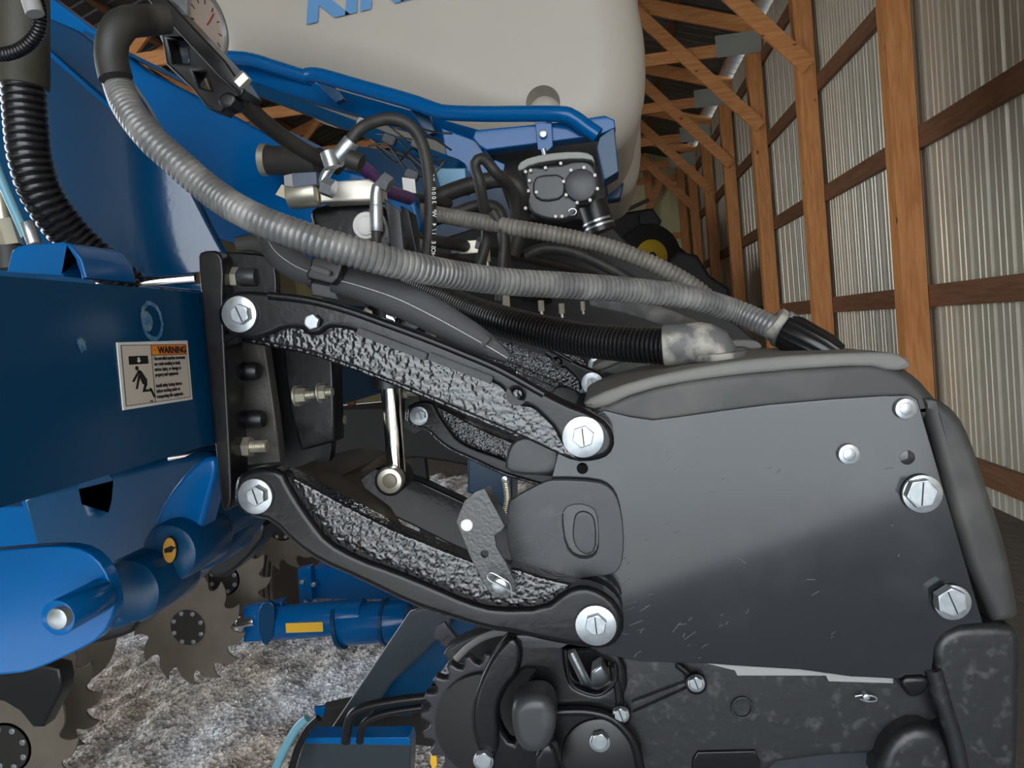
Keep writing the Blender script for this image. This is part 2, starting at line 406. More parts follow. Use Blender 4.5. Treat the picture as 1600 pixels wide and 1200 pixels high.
# left side wall beyond the open bays, and the wall round the doorway behind us
lw = struct('wall_left', join(box((-7.05, 6.0, 0), (-7.0, ENDY, CH + 3.3)), box((-7.05, 1.8, CH + 2.9), (-7.0, 6.0, CH + 3.4)), box((-7.05, -3.56, 0), (-7.0, 1.8, CH + 3.4))), METAL)
bw = struct('wall_back', join(box((-7.0, -3.56, 0), (-1.8, -3.5, CH + 4.4)), box((2.1, -3.56, 0), (2.16, -3.5, CH + 3.2)), box((-1.8, -3.56, CH + 2.5), (2.1, -3.5, CH + 4.6))), METAL)
# ground
struct('ground', box((-40, -40, -0.3), (40, 40, -0.12)), DUSTY)
def gz_(x, y):
    v = Vector((x, y, 0))
    return 0.030 * noise.noise(v * 2.2) + 0.034 * noise.noise(Vector((x * 9 - y * 4, y * 6 + x * 3, 3))) + 0.012 * noise.noise(v * 24) + .008 * noise.noise(v * 60)
nx, ny = 250, 330
x0, x1, y0_, y1_ = -3.2, .5, 1.3, 7.0
vs = []; fs = []
for j in range(ny):
    for i in range(nx):
        x = x0 + (x1 - x0) * i / (nx - 1); y = y0_ + (y1_ - y0_) * j / (ny - 1); vs.append((x, y, gz_(x, y)))
for j in range(ny - 1):
    for i in range(nx - 1): a = j * nx + i; fs.append((a, a + 1, a + nx + 1, a + nx))
fl = thing('floor', None, None, (-1, 3, 0), kind='structure')
link('gravel_bed', pyme(vs, fs), GRAVEL, fl, sharp=180)['kind'] = 'stuff'
link('pale_mirror_floor', box((-7.0, -3.5, -.02), (2.14, 1.31, -.004)), DUSTY, fl)  # unseen floor, paled so the side panel mirrors bright ground
link('floor_slab', join(box((-7.0, 6.98, -.02), (2.14, ENDY, -.004)), box((-7, 1.3, -.02), (-3.19, 7, -.004)), box((.49, 1.3, -.02), (2.14, 7, -.004))), DIRT, fl)
vs = []; fs = []
ico = bmesh.new(); bmesh.ops.create_icosphere(ico, subdivisions=1, radius=1.0)
iv = [v.co.copy() for v in ico.verts]; ifc = [tuple(v.index for v in f.verts) for f in ico.faces]; ico.free()
for _ in range(26000):
    y = 1.6 + 3.2 * random.random() ** 1.4; x = -2.0 + 2.1 * random.random(); s = random.uniform(.0025, .006) * random.choice((1, 1, 1, 1.6))
    rx = Matrix.Rotation(random.random() * 6, 3, 'Z') @ Matrix.Diagonal((1, random.uniform(.6, 1), random.uniform(.45, .8)))
    n0 = len(vs); zc = gz_(x, y) + s * .15
    for v in iv: vs.append(Vector((x, y, zc)) + (rx @ v) * s)
    fs += [tuple(n0 + q for q in f) for f in ifc]
me = bpy.data.meshes.new('m'); me.from_pydata([tuple(v) for v in vs], [], fs)
link('stones', me, GRAVEL, fl, sharp=20)['kind'] = 'stuff'

# ================================================================== TOOLBAR and the blue frame at the left
TX = -0.467
tb = thing('toolbar', 'long dark-blue square steel toolbar with scuff marks that carries the row units', 'toolbar', (TX - .09, 1.2, CH - .05))
za, zb = PX(318, 462, TX).z, PX(333, 698, TX).z
tzt, tzb = (za + PX(0, 424, TX).z) / 2, (zb + PX(0, 786, TX).z) / 2
lp = []
bl = [(TX - .18, tzb), (TX, tzb), (TX, tzt), (TX - .18, tzt)]
tm = flat([chaikin(bl, 0)], 6.0, 0.012, lambda c: Vector((c.x, 0.38 + 3.0 - c.z, c.y)), 3)
link('tube', tm, BLUE, tb)
dY = YA; 
# scuffed paint ring, dabs
def ringmesh(px, py, r0, r1, X, jit=.04):
    c = PX(px, py, X); vs = []; n = 40; fs = []
    for k in range(n):
        a = 2 * PI * k / n
        for r in (r0 * (1 + random.uniform(-jit, jit)), r1 * (1 + random.uniform(-jit, jit))): vs.append((X, c.y + r * .92 * math.cos(a), c.z + r * math.sin(a)))
    for k in range(n): a = 2 * k; b = (2 * k + 2) % (2 * n); fs.append((a, b, b + 1, a + 1))
    return pyme(vs, fs)
SCR = mat('rubbed_paint', (0.16, 0.26, 0.33), 0.6, mottle=(160, (0.03, 0.14, 0.30), 0.9, 0.4, 0.6))
link('scuff_ring', ringmesh(238, 502, .0165, .0215, TX + .0006), SCR, tb)
link('scuff_patch', ringmesh(230, 502, .0005, .0105, TX + .0008), SCR, tb)
link('scuff_patch', ringmesh(128, 539, .0005, .0065, TX + .0008, .3), SCR, tb)
# warning decal (in the plane of the toolbar face)
dc = xprism([(183, 535), (293, 532), (301, 624), (193, 641)], TX + .0012, .0012, 0.0001)
dec = link('warning_decal', dc, WHITE, tb); dec['label'] = 'white and orange warning decal'
c00, c10, c01 = PX(193, 639.5, TX + .0013), PX(301, 623.5, TX + .0013), PX(184, 535.5, TX + .0013)
rt = (c10 - c00); up_ = (c01 - c00); Wd, Hd = rt.length, up_.length; rt.normalize(); up_.normalize()
def dq(u, v): return c00 + rt * u * Wd + up_ * v * Hd
def dquad(u0, v0, u1, v1, m, name, lift=.0003):
    n = rt.cross(up_) * lift
    return link(name, pyme([dq(u0, v0) + n, dq(u1, v0) + n, dq(u1, v1) + n, dq(u0, v1) + n], [(0, 1, 2, 3)]), m, dec)
dquad(.03, .035, .97, .965, INK, 'border', .0002)
CREAM = mat('cream_print', (0.62, 0.56, 0.48), 0.5)
dquad(.038, .045, .42, .955, CREAM, 'pictogram_field', .0004)
dquad(.43, .045, .962, .785, CREAM, 'text_field', .0004)
dquad(.43, .797, .962, .955, ORANGE, 'heading_field', .0004)
dquad(.11, .66, .37, .79, INK, 'crush_block', .0006)
def dpoly(pts, m, name, lift):
    n = rt.cross(up_) * lift
    return link(name, pyme([dq(u, v) + n for u, v in pts], [tuple(range(len(pts)))]), m, dec)
dpoly([(.225, .765), (.255, .765), (.255, .72), (.27, .72), (.24, .68), (.21, .72), (.225, .72)], WHITE, 'arrow', .0008)
dpoly([(.205 + .024 * math.cos(a * PI / 6), .60 + .036 * math.sin(a * PI / 6)) for a in range(12)], INK, 'figure_head', .0008)
for pts in ([(.215, .57), (.26, .56), (.33, .41), (.325, .32), (.26, .35), (.23, .47)], [(.22, .57), (.245, .55), (.155, .39), (.125, .40)], [(.215, .50), (.245, .48), (.195, .28), (.165, .28)],
            [(.29, .36), (.325, .34), (.30, .26), (.375, .25), (.40, .22), (.25, .22)], [(.345, .28), (.38, .27), (.43, .12), (.40, .11)]):
    dpoly(pts, INK, 'figure_limb', .0008)
dpoly([(.445, .81), (.515, .81), (.48, .93)], YEL, 'alert_triangle', .0008)
text('!', Hd * .11, dq(.468, .82), rt, up_, INK, dec, lift=.001)
text('WARNING', Hd * .155, dq(.52, .82), rt, up_, INK, dec, lift=.0008, bold=.0003, sx=Wd * .42 / (Hd * .155 * 4.75))
for i, s in enumerate(('Uncontrolled machine movement', 'can crush resulting in death,', 'serious injury, or damage to', 'property and equipment.', '', 'Install safety lockup devices', 'before working under or', 'transporting this equipment.')):
    if s: text(s, Hd * .088, dq(.445, .71 - i * .088), rt, up_, INK, dec, lift=.0008, bold=.00008, sx=.68 * Wd / .11 * .95 if False else Wd * .50 / (Hd * .088 * 14.2))
text('7164-39', Hd * .03, dq(.34, .055), rt, up_, INK, dec, lift=.0008, sx=.9)
# U-bolt rods that clamp the bracket
for (a, b) in (((205, 441, 1.02), (312, 434, .90)), ((262, 716, .90), (338, 704, .93))):
    o = link('clamp_rod', cyl(P(*a), P(*b), .0075), CHROME, tb)

fr_ = thing('frame_plate', 'tall dark-blue steel gusset plate leaning behind the corrugated hoses, upper left', 'frame', P(220, 300, 1.12))
link('plate', prism([(72, 28), (150, 60), (215, 140), (265, 235), (310, 330), (345, 400), (372, 440), (360, 462), (200, 445), (160, 400), (60, 310), (30, 200), (40, 100)], 1.12, .02, .004, 1), BLUEP, fr_)
xm = P(250, 300, 1.12).x
for v in bpy.data.objects['plate'].data.vertices: v.co.y += .14 * (v.co.x + ORG['plate'].x - xm)
link('edge_flange', bar(P(70, 70, 1.11), P(250, 230, 1.11), .006, .05), BLUE2, fr_)
link('rear_fill_plate', prism([(-80, 60), (60, 60), (110, 200), (260, 470), (-80, 470)], 1.55, .02, .003, 0), BLUE, fr_)  # added plate that keeps the bright background out of the left gaps
fr2 = thing('box_beam', 'dark-blue frame box panel beyond the long grey hose, with a decal and small square marks', 'frame', P(430, 270, 1.45))
link('panel', prism([(60, -20), (140, 40), (230, 110), (330, 160), (410, 205), (500, 255), (590, 278), (645, 303), (655, 345), (655, 420), (560, 420), (440, 400), (330, 370), (230, 300), (60, 200)], 1.45, .05, .006, 0), BLUE2, fr2)
link('top_edge', bar(P(150, 60, 1.44), P(560, 262, 1.44), .006, .07), BLUE, fr2)
link('decal', prism([(628, 277), (648, 280), (650, 302), (630, 298)], 1.438, .003, .0003, 0), WHITE, fr2)
cl = thing('rubber_coupling', 'fat brown-black rubber coupling sleeve with steel clamp on the blue frame panel', 'coupling', P(450, 250, 1.38))
link('sleeve', cyl(P(412, 250, 1.38), P(500, 254, 1.36), .026), RUB, cl); link('clamp', cyl(P(410, 250, 1.38), P(420, 250, 1.38), .029), ZINCD, cl)

hb = thing('hook_bracket', 'bright blue folded steel hook standing on top of the toolbar', 'bracket', P(70, 410, .80))
link('hook', prism([(10, 425), (18, 392), (28, 384), (98, 378), (112, 384), (128, 405), (136, 434), (128, 436), (118, 408), (106, 390), (98, 432)], .78, .09, .002, 0), BLUE2, hb)

hg = thing('hinge_casting', 'dark-blue cast hinge body with a notch and round bosses under the toolbar', 'hinge', P(220, 850, .80))
link('body', prism([(30, 772), (140, 745), (300, 705), (345, 712), (335, 740), (322, 790), (340, 840), (300, 900), (240, 940), (190, 990), (100, 990), (60, 880), (40, 810)], .90, .18, .012, 1, holes=[[(134, 752), (164, 742), (160, 790), (150, 798), (143, 796)]], res=4), BLUE, hg)
link('boss', ycyl(200, 925, .80, .10, 58, .01, 36), BLUE, hg); link('boss', ycyl(262, 865, .84, .10, 52, .01, 36), BLUE, hg)
link('boss', ycyl(305, 850, .93, .10, 50, .01, 36), BLUE, hg); link('web', prism([(240, 800), (310, 712), (345, 716), (320, 800), (300, 890), (245, 925), (235, 870)], .87, .04, .006, 2), BLUE2, hg)
gd = link('grease_decal', prism(circ(264.5, 860, 11.5, 24, 21.5), .834, .002, .0002, 0), INK, hg)
link('decal_field', prism(circ(264.5, 860, 10, 24, 19.5), .833, .0012, .0001, 0), mat('amber_print', (.60, .30, .04), .5), gd)
link('grease_gun', prism([(256, 858), (267, 853), (271, 855), (275, 854), (275, 856), (271, 858), (268, 863), (257, 864)], .832, .0012, .0001, 0), INK, gd)
pp = thing('pivot_plate', 'bright blue rounded steel plate with a bright pivot pin, lower left', 'plate', P(80, 960, .66))
link('plate', prism([(-60, 866), (0, 859), (95, 852), (135, 860), (162, 885), (177, 925), (179, 955), (160, 995), (120, 1018), (60, 1045), (25, 1054), (-60, 1057)], .66, .016, .002, 1), BLUE2, pp)
link('boss', cyl(P(90, 966, .60), P(90, 966, .60) + Vector((0, .058, 0)), .0158, bev=.001, seg=36), BLUE2, pp)
link('pin', ycyl(88, 968, .592, .05, 19.5, .0012), ZINC, pp)
ab = thing('side_beam', 'bright blue rectangular frame arm behind the pivot plate at the left edge', 'frame', P(40, 840, .95))
link('arm', prism([(-80, 795), (38, 790), (75, 850), (80, 900), (-80, 900)], .95, .1, .004, 0), BLUE2, ab)
link('edge', prism([(30, 778), (55, 772), (85, 850), (60, 852)], .93, .02, .002, 0), BLUE2, ab)

# ================================================================== ROW UNIT 1, copied down the bar
rows = []
mb = thing('mounting_bracket', 'glossy black cast bracket of the nearest row, clamped on the toolbar end', 'bracket', P(370, 600, .86), 'row unit mounting brackets')
link('edge_plate', prism([(308, 402), (314, 392), (340, 391), (350, 410), (348, 480), (352, 560), (356, 640), (362, 742), (362, 792), (350, 801), (345, 790), (335, 690), (318, 510)], .845, .045, .003, 1), CAST, mb)
link('top_lug', prism([(330, 392), (420, 396), (432, 410), (434, 500), (345, 500)], .87, .012, .003, 1), CAST, mb)
link('side_web', prism([(362, 500), (412, 530), (428, 640), (438, 722), (372, 728), (360, 600)], .93, .02, .002, 0), mat('dusty_grey_casting', (.075, .07, .062), .5, bump=('n', 140, .5, .002)), mb)
link('inner_plate', prism([(386, 440), (470, 470), (515, 560), (518, 700), (510, 760), (440, 800), (388, 760)], 1.0, .02, .002, 0), BLACK, mb)
link('cross_channel', prism([(440, 530), (520, 560), (523, 690), (470, 705), (452, 640)], .96, .04, .004, 0), CAST, mb)
for (px, py) in ((392, 580), (400, 655)):
    link('lug', cyl(P(px - 26, py, .905), P(px + 14, py, .905), .0115, bev=.005), BLACK, mb)
def side_bolt(par, a, b, Y, r, m=ZINCD, hexr=1.7):
    """bolt lying across the picture: washer, nut, threaded end"""
    p, q = P(a[0], a[1], Y), P(b[0], b[1], Y); d = q - p
    link('washer', cyl(p, p + d * .08, r * 2.3), m, par)
    link('nut', cyl(p + d * .08, p + d * .52, r * hexr, seg=6), m, par)
    s = spline([(p + d * .5, r), (q, r)], .0012)
    link('thread', sweep([x[0] for x in s], [r * (1 if i % 2 else .9) for i, x in enumerate(s)], 14), m, par)
side_bolt(mb, (366, 699), (418, 697), .882, .0075)
side_bolt(mb, (345, 434), (402, 434), .87, .0075)
link('bolt_cap', cyl(P(374, 433, .868), P(402, 433, .868), .0105, bev=.002), GREYM, mb)
side_bolt(mb, (462, 619), (494, 616), .955, .006); side_bolt(mb, (499, 614), (520, 612), .955, .006); side_bolt(mb, (510, 658), (540, 656), 1.0, .006)

def arm_pair(far):
    dy = .22 if far else 0
    return dy
ua = thing('upper_parallel_arm', 'glossy black cast upper parallel arm of the nearest row, sloping down to the side panel', 'arm', P(640, 580, .80), 'upper parallel arms')
UA = [(352, 462), (375, 453), (420, 457), (480, 464), (540, 479), (600, 500), (660, 522), (720, 546), (780, 572), (830, 601), (880, 628), (925, 645), (952, 663), (962, 690), (953, 712), (930, 721), (898, 722), (865, 707), (825, 688), (780, 667), (720, 642), (660, 616), (600, 592), (540, 569), (480, 548), (430, 539), (385, 531), (352, 520), (336, 492)]
UF = [(352, 462), (375, 453), (420, 457), (480, 464), (540, 479), (600, 500), (660, 522), (720, 546), (780, 572), (830, 601), (880, 628), (925, 645), (952, 663), (962, 690), (953, 712), (930, 721), (905, 722), (880, 700), (865, 670), (850, 655), (832, 638), (815, 636), (796, 630), (788, 612), (776, 601), (740, 588), (700, 575), (640, 550), (575, 525), (535, 513), (510, 512), (500, 524), (478, 524), (468, 513), (440, 514), (425, 522), (400, 530), (380, 531), (352, 520), (336, 492)]
link('casting', join(prism(UA, .812, .03, .004, 1), prism([(a, b + 5) for a, b in UA], .90, .02, .003, 1)), CASTR, ua)
link('flange_rib', prism(UF, .795, .03, .0065, 1, holes=[circ(807, 617, 7.5, 14)], res=4), CAST, ua)
link('top_ridge', hose([(420, 462, .793), (480, 469, .793), (540, 484, .793), (600, 505, .793), (660, 527, .793), (720, 551, .793), (780, 577, .793), (850, 616, .793)], .0042), CAST, ua)
for s, e in (((560, 521), (668, 562)), ((671, 560), (770, 598))):
    link('fin', bar(P(s[0], s[1] - 4, .795), P(e[0], e[1] - 4, .795), .008, .012, bev=.001), CAST, ua)
bolt(ua, 373, 491, .795, 30, 17, .55, wt=.005, hh=.010)
bolt(ua, 911, 683, .795, 33, 18, .25, wt=.005, hh=.008)
bolt(ua, 486, 503, .795, 12, 13, .2, hh=.007, mark=False)

la = thing('lower_parallel_arm', 'glossy black cast lower parallel arm of the nearest row, with a hold-up latch pinned on', 'arm', P(650, 870, .80), 'lower parallel arms')
LAo = [(366, 752), (380, 737), (405, 730), (440, 735), (480, 756), (560, 800), (620, 830), (700, 862), (745, 880), (800, 886), (850, 903), (900, 914), (940, 924), (966, 945), (977, 975), (968, 1002), (945, 1016), (900, 1011), (850, 1002), (800, 990), (765, 986), (700, 966), (640, 946), (560, 906), (500, 880), (460, 852), (425, 815), (392, 808), (365, 792)]
LF = [(366, 752), (380, 737), (405, 730), (440, 735), (452, 760), (470, 790), (490, 818), (512, 846), (560, 872), (620, 893), (680, 918), (730, 940), (775, 952), (850, 950), (880, 925), (910, 915), (940, 924), (966, 945), (977, 975), (968, 1002), (945, 1016), (900, 1011), (850, 1002), (800, 990), (765, 986), (700, 966), (640, 946), (560, 906), (500, 880), (460, 852), (425, 815), (392, 808), (365, 792)]
link('casting', prism(LAo, .812, .03, .004, 1), CASTR, la)
link('flange_rib', prism(LF, .795, .03, .007, 1, res=4), CAST, la)
link('far_casting', prism([(440, 735), (500, 715), (620, 735), (760, 800), (900, 870), (900, 930), (740, 870), (600, 800), (520, 770)], 1.03, .03, .004, 1), CAST, la)
tp = [P(436, 738, .84), P(520, 782, .84), P(600, 822, .84), P(640, 838, .84), P(610, 792, .92), P(570, 762, .95), P(560, 738, .98), P(590, 715, 1.0), P(612, 706, 1.03), P(560, 700, 1.03), P(500, 715, 1.03), P(470, 728, .95)]
cen = P(530, 745, .93)
link('cross_web', pyme([cen] + tp + [p - Vector((0, 0, .012)) for p in [cen] + tp], [(0, i, i % 12 + 1) for i in range(1, 13)] + [(13, 13 + i % 12 + 1, 13 + i) for i in range(1, 13)] + [(i, 13 + i, 13 + i % 12 + 1, i % 12 + 1) for i in range(1, 13)]), STEELF, la)
bolt(la, 398, 776, .795, 30, 17, .45, ZINC, wt=.005, hh=.012)
bolt(la, 931, 978, .795, 33, 18, .25, wt=.005, hh=.008)

lt = thing('hold_up_latch', 'grey pebbled steel latch plate pinned over the lower arm of the nearest row', 'latch', P(760, 850, .78), 'hold-up latches')
link('latch_plate', prism([(712, 815), (725, 783), (742, 768), (757, 763), (780, 805), (789, 822), (784, 830), (773, 837), (776, 855), (790, 878), (804, 907), (806, 925), (790, 936), (770, 932), (758, 916), (735, 872)], .775, .005, .001, 0, holes=[circ(757, 866, 5.5, 12)]), PEB, lt)
link('bent_edge', pyme([P(757, 763, .775), P(790, 822, .775), P(797, 815, .80), P(766, 758, .80)], [(0, 1, 2, 3)]), PEB, lt)
link('rivet', ycyl(729, 821, .771, .008, 10, .001), WHITE, lt)
link('pin', ycyl(781, 915, .765, .05, 11, .001), ZINC, lt)
link('pin_collar', ycyl(781, 915, .768, .006, 13, .001), ZINC, lt)
link('hairpin_clip', hose([(800, 932, .766), (797, 913, .764), (785, 904, .763), (768, 895, .763), (761, 900, .763), (766, 907, .763), (783, 916, .763), (805, 928, .766)], .0011, step=.003, seg=8), ZINC, lt)

# next bar: cylinder rod
rod = thing('downforce_cylinder', 'chrome downforce cylinder rod standing upright between the parallel arms', 'cylinder', P(615, 690, .95), 'downforce cylinders')
link('rod', cyl(P(610, 600, .95), P(620, 738, .95), .0128), CHROME, rod)
link('barrel', cyl(P(598, 470, .95), P(609, 606, .95), .022), BLACK, rod)
link('rod_eye', ycyl(608, 752, .93, .05, 25, .002), BLACK, rod)
link('pin', ycyl(608, 752, .915, .02, 21, .002), ZINCD, rod)
link('pin_end', ycyl(608, 752, .911, .02, 12, .001), STEEL, rod)
link('barrel_end', ycyl(590, 500, .93, .05, 30, .003), CHROME, rod)

# body of the row unit
ru = thing('row_unit', 'nearest row unit body, large black side panel under a dusty hood with zinc bolts', 'row unit', P(1200, 850, .9), 'row unit bodies')
PAN = [(862, 745), (872, 705), (900, 660), (945, 641), (985, 651), (1020, 656), (1060, 651), (1130, 641), (1200, 632), (1300, 623), (1380, 618), (1422, 617), (1434, 624), (1536, 974), (1500, 977), (1474, 990), (1460, 1012), (1456, 1058), (1400, 1061), (1330, 1057), (1250, 1046), (1100, 1037), (1000, 1034), (940, 1022), (885, 980), (860, 930)]
link('side_panel', prism(PAN, .85, .006, .0012, 0, holes=[circ(910, 732, 8, 14)]), PLAS, ru)
link('rear_strip', prism([(1441, 624), (1446, 619), (1470, 624), (1494, 640), (1512, 665), (1530, 710), (1556, 790), (1578, 860), (1592, 930), (1598, 975), (1541, 975)], .851, .20, .012, 1, res=4), HOOD, ru)
link('hood', prism([(915, 640), (940, 628), (1000, 602), (1090, 584), (1200, 571), (1330, 562), (1370, 560), (1410, 572), (1440, 592), (1462, 618), (1480, 640), (1470, 660), (1200, 680), (960, 670)], .857, .24, .014, 1, res=4), HOOD, ru)
link('lid', prism([(908, 634), (925, 619), (1000, 592), (1100, 571), (1200, 557), (1300, 552), (1385, 549), (1412, 555), (1429, 574), (1395, 581), (1355, 570), (1220, 579), (1100, 592), (1000, 611), (935, 642)], .853, .235, .005, 1, res=3), LID, ru)
scr = []
for q in range(70):
    u = random.random(); px_, py_ = (random.uniform(960, 1440), random.uniform(670, 1030)) if q < 34 else (random.uniform(800, 870), random.uniform(790, 890)) if q < 52 else (random.uniform(965, 1080), random.uniform(940, 1030))
    a_ = random.gauss(-.5, .35); L_ = random.uniform(3, 14) * (1.8 if q > 33 else 1); yf = .8496 if not 33 < q < 52 else .8377
    if py_ > 1000 and px_ < 990: continue
    scr.append(bar(P(px_, py_, yf), P(px_ + L_ * math.cos(a_), py_ + L_ * math.sin(a_), yf), random.uniform(.0003, .0007), .0004))
link('scratches', join(*scr), mat('pale_scratch', (.12, .12, .12), .6), ru)['kind'] = 'stuff'
link('recess_plate', prism([(793, 790), (800, 779), (850, 752), (870, 749), (932, 752), (955, 762), (968, 785), (975, 830), (974, 870), (968, 890), (955, 899), (915, 903), (890, 909), (862, 910), (838, 903), (802, 884), (795, 860), (791, 830)], .838, .007, .0015, 1, holes=[[(878, 808), (884, 793), (900, 788), (918, 790), (932, 800), (935, 830), (934, 862), (922, 873), (900, 872), (884, 855)]]), GREYM, ru)
link('recess_boss', prism([(896, 812), (901, 801), (914, 798), (928, 806), (932, 830), (931, 860), (918, 869), (902, 860), (894, 842)], .843, .01, .002, 1), GREYM, ru)
link('panel_behind_recess', prism([(800, 800), (870, 760), (950, 770), (965, 880), (870, 900), (805, 870)], .8455, .005, .001, 0), PLAS, ru)
link('round_guard', prism([(789, 738), (790, 712), (800, 690), (822, 680), (860, 690), (876, 705), (871, 742), (830, 744)], .87, .02, .004, 1), GREYM, ru)
for (px, py, r) in ((1416.5, 639, 16), (1327.5, 710.5, 16)):
    link('button_bolt', ycyl(px, py, .8445, .006, r, .001), ZINC, ru); link('bolt_face', ycyl(px, py, .8435, .004, r * .6, .0008), ZINC, ru)
link('plug', ycyl(1418, 715, .8495, .004, 11, .0006), PLAS, ru)
bolt(ru, 1442, 772, .848, 29, 23, .1, wt=.004, hh=.011); bolt(ru, 1489, 942, .848, 27, 23, .55, wt=.004, hh=.014)
link('inner_frame', prism([(880, 760), (1420, 660), (1500, 960), (1440, 1030), (960, 1010)], .875, .18, .01, 0), BLACK, ru)
link('spring', hose([(789, 748, .85), (793, 775, .85), (790, 800, .85)], .0042, pitch=.0022, deep=.3, seg=10), ZINCD, ru)
link('spring_pin', ycyl(788, 749, .845, .01, 5, .0008), ZINC, ru)
# frame casting below the panel
lf = thing('gearcase', 'scratched black frame and gearcase under the side panel of the nearest row', 'frame', P(1150, 1120, .88))
link('side_plate', prism([(955, 1000), (1250, 1020), (1470, 1035), (1480, 1120), (1400, 1160), (1362, 1178), (1290, 1182), (1215, 1192), (1190, 1212), (1000, 1230), (985, 1170), (960, 1110), (950, 1060)], .872, .03, .005, 0), PLASS, lf)
link('pale_strip', prism([(1100, 1036), (1150, 1040), (1250, 1046), (1330, 1057), (1396, 1059), (1396, 1068), (1295, 1065), (1290, 1056), (1152, 1056), (1148, 1048)], .866, .004, .0008, 0), SCUFF, lf)
link('corner_guard', prism([(1459, 1010), (1475, 990), (1500, 979), (1545, 976), (1594, 980), (1598, 1010), (1596, 1120), (1590, 1260), (1518, 1260), (1490, 1140), (1462, 1040)], .845, .14, .01, 1, res=4), PLASS, lf)
link('guard_lip', hose([(1457, 1045, .85), (1470, 1090, .85), (1492, 1160, .85), (1505, 1230, .85)], .009), PLASS, lf)
link('bumper', prism([(1404, 1058), (1455, 1056), (1452, 1080), (1430, 1093), (1416, 1086)], .845, .03, .005, 1), CAST, lf)
link('gear_housing', prism([(1378, 1180), (1400, 1150), (1440, 1132), (1480, 1150), (1500, 1240), (1370, 1240)], .845, .05, .012, 1, res=3), PLASS, lf)
link('skirt', prism([(960, 1150), (1500, 1150), (1500, 1260), (960, 1260)], .93, .05, .004, 0), mat('dark_blue_grey_skirt', (.02, .026, .034), .4), lf)
link('mould_ring', flat([[(c[0], c[1]) for c in [((P(1160 + 17.5 * math.cos(i * PI / 12), 1107 + 17.5 * math.sin(i * PI / 12), .868)).x, (P(1160 + 17.5 * math.cos(i * PI / 12), 1107 + 17.5 * math.sin(i * PI / 12), .868)).z) for i in range(24)]],
                         [((P(1160 + 14 * math.cos(i * PI / 12), 1107 + 14 * math.sin(i * PI / 12), .868)).x, (P(1160 + 14 * math.cos(i * PI / 12), 1107 + 14 * math.sin(i * PI / 12), .868)).z) for i in range(24)]], .005, .0008, lambda c: Vector((c.x, .8705 - c.z, c.y))), PLASS, lf)
link('slot_cover', prism([(1082, 1187), (1090, 1175), (1180, 1173), (1188, 1190), (1188, 1230), (1080, 1230)], .868, .006, .002, 0), CAST, lf)
link('rib', bar(P(988, 1098, .868), P(1073, 1066, .868), .003, .006), PLASS, lf); link('rib', bar(P(990, 1114, .868), P(1074, 1076, .868), .003, .006), PLASS, lf)
link('curved_edge', hose([(958, 1040, .862), (966, 1080, .862), (968, 1110, .862)], .006), CAST, lf)
link('curved_rib', hose([(1058, 1038, .864), (1075, 1052, .864), (1088, 1066, .864)], .004), CAST, lf)
for (px, py) in ((970, 1118), (1088, 1069)):
    link('standoff', ycyl(px, py + 1, .855, .02, 17, .001), CAST, lf)
    bolt(lf, px, py, .855, 13.5, 11.5, .5, hh=.008, wt=.003)
bolt(lf, 937, 1160, .853, 17, 14.5, .2, hh=.009, mark=False, wt=.003); link('stud', ycyl(937, 1163, .845, .01, 7, .0006), ZINCD, lf)
link('cotter_clip', hose([(1336, 1088, .867), (1348, 1086, .866), (1360, 1087, .866), (1369, 1090, .866), (1369, 1095, .866), (1355, 1096, .866), (1344, 1092, .867)], .0009, step=.003, seg=8), ZINC, lf); link('clip_pin', ycyl(1354, 1090, .862, .01, 5, .0006), ZINC, lf)

gw = thing('curved_casting', 'black curved casting with an oval opening at the bottom, left of the lower frame', 'casting', P(850, 1100, .87))
link('casting', prism([(800, 985), (900, 1000), (962, 1010), (985, 1060), (968, 1110), (975, 1150), (1000, 1220), (780, 1230), (750, 1190), (736, 1150), (735, 1110), (745, 1070), (768, 1025), (785, 1000)], .858, .02, .006, 1,
                       holes=[[(820, 1046), (838, 1048), (842, 1075), (850, 1090), (820, 1110), (800, 1120), (806, 1150), (800, 1165), (783, 1140), (777, 1110), (790, 1080), (808, 1060)],
                              [(884, 1012), (915, 1016), (940, 1030), (960, 1042), (958, 1068), (945, 1080), (932, 1086), (900, 1076), (890, 1062), (884, 1035)]]), CAST, gw)
link('raised_rim', prism([(800, 992), (770, 1022), (747, 1068), (737, 1110), (738, 1150), (752, 1195), (776, 1185), (780, 1142), (777, 1108), (788, 1078), (812, 1052), (816, 1015)], .846, .016, .006, 1, res=4), CAST, gw)
link('window_rim', hose([(884, 1015, .857), (886, 1045, .857), (893, 1070, .857), (915, 1082, .857), (935, 1086, .857), (948, 1078, .857), (962, 1062, .857), (961, 1036, .857)], .0022), CAST, gw)
link('hub', ycyl(940, 1185, .853, .02, 66, .006, 40), BLACK, gw)
link('hub_rim', hose([(870, 1112, .85), (920, 1112, .85), (960, 1125, .85), (990, 1160, .85), (1002, 1205, .85)], .005), CAST, gw)
link('handle_knob', prism([(796, 1120), (803, 1098), (830, 1088), (856, 1092), (868, 1115), (868, 1150), (852, 1180), (820, 1182), (802, 1160)], .80, .05, .012, 2, res=5), GREYM, gw)
link('handle_stem', prism([(836, 1170), (866, 1160), (880, 1230), (830, 1230)], .81, .03, .006, 1), CAST, gw)
link('handle_neck', hose([(840, 1095, .84), (838, 1075, .86), (846, 1060, .88)], .012), CAST, gw)
bolt(gw, 755, 1190, .85, 17, 15, .3, hh=.01, mark=False, wt=.003)
link('rod_inside', cyl(P(892, 1018, .90), P(922, 1080, .90), .006), ZINC, gw); link('nut_inside', prism([(925, 1050), (940, 1040), (953, 1066), (940, 1082), (922, 1075)], .90, .03, .003, 0), ZINC, gw)
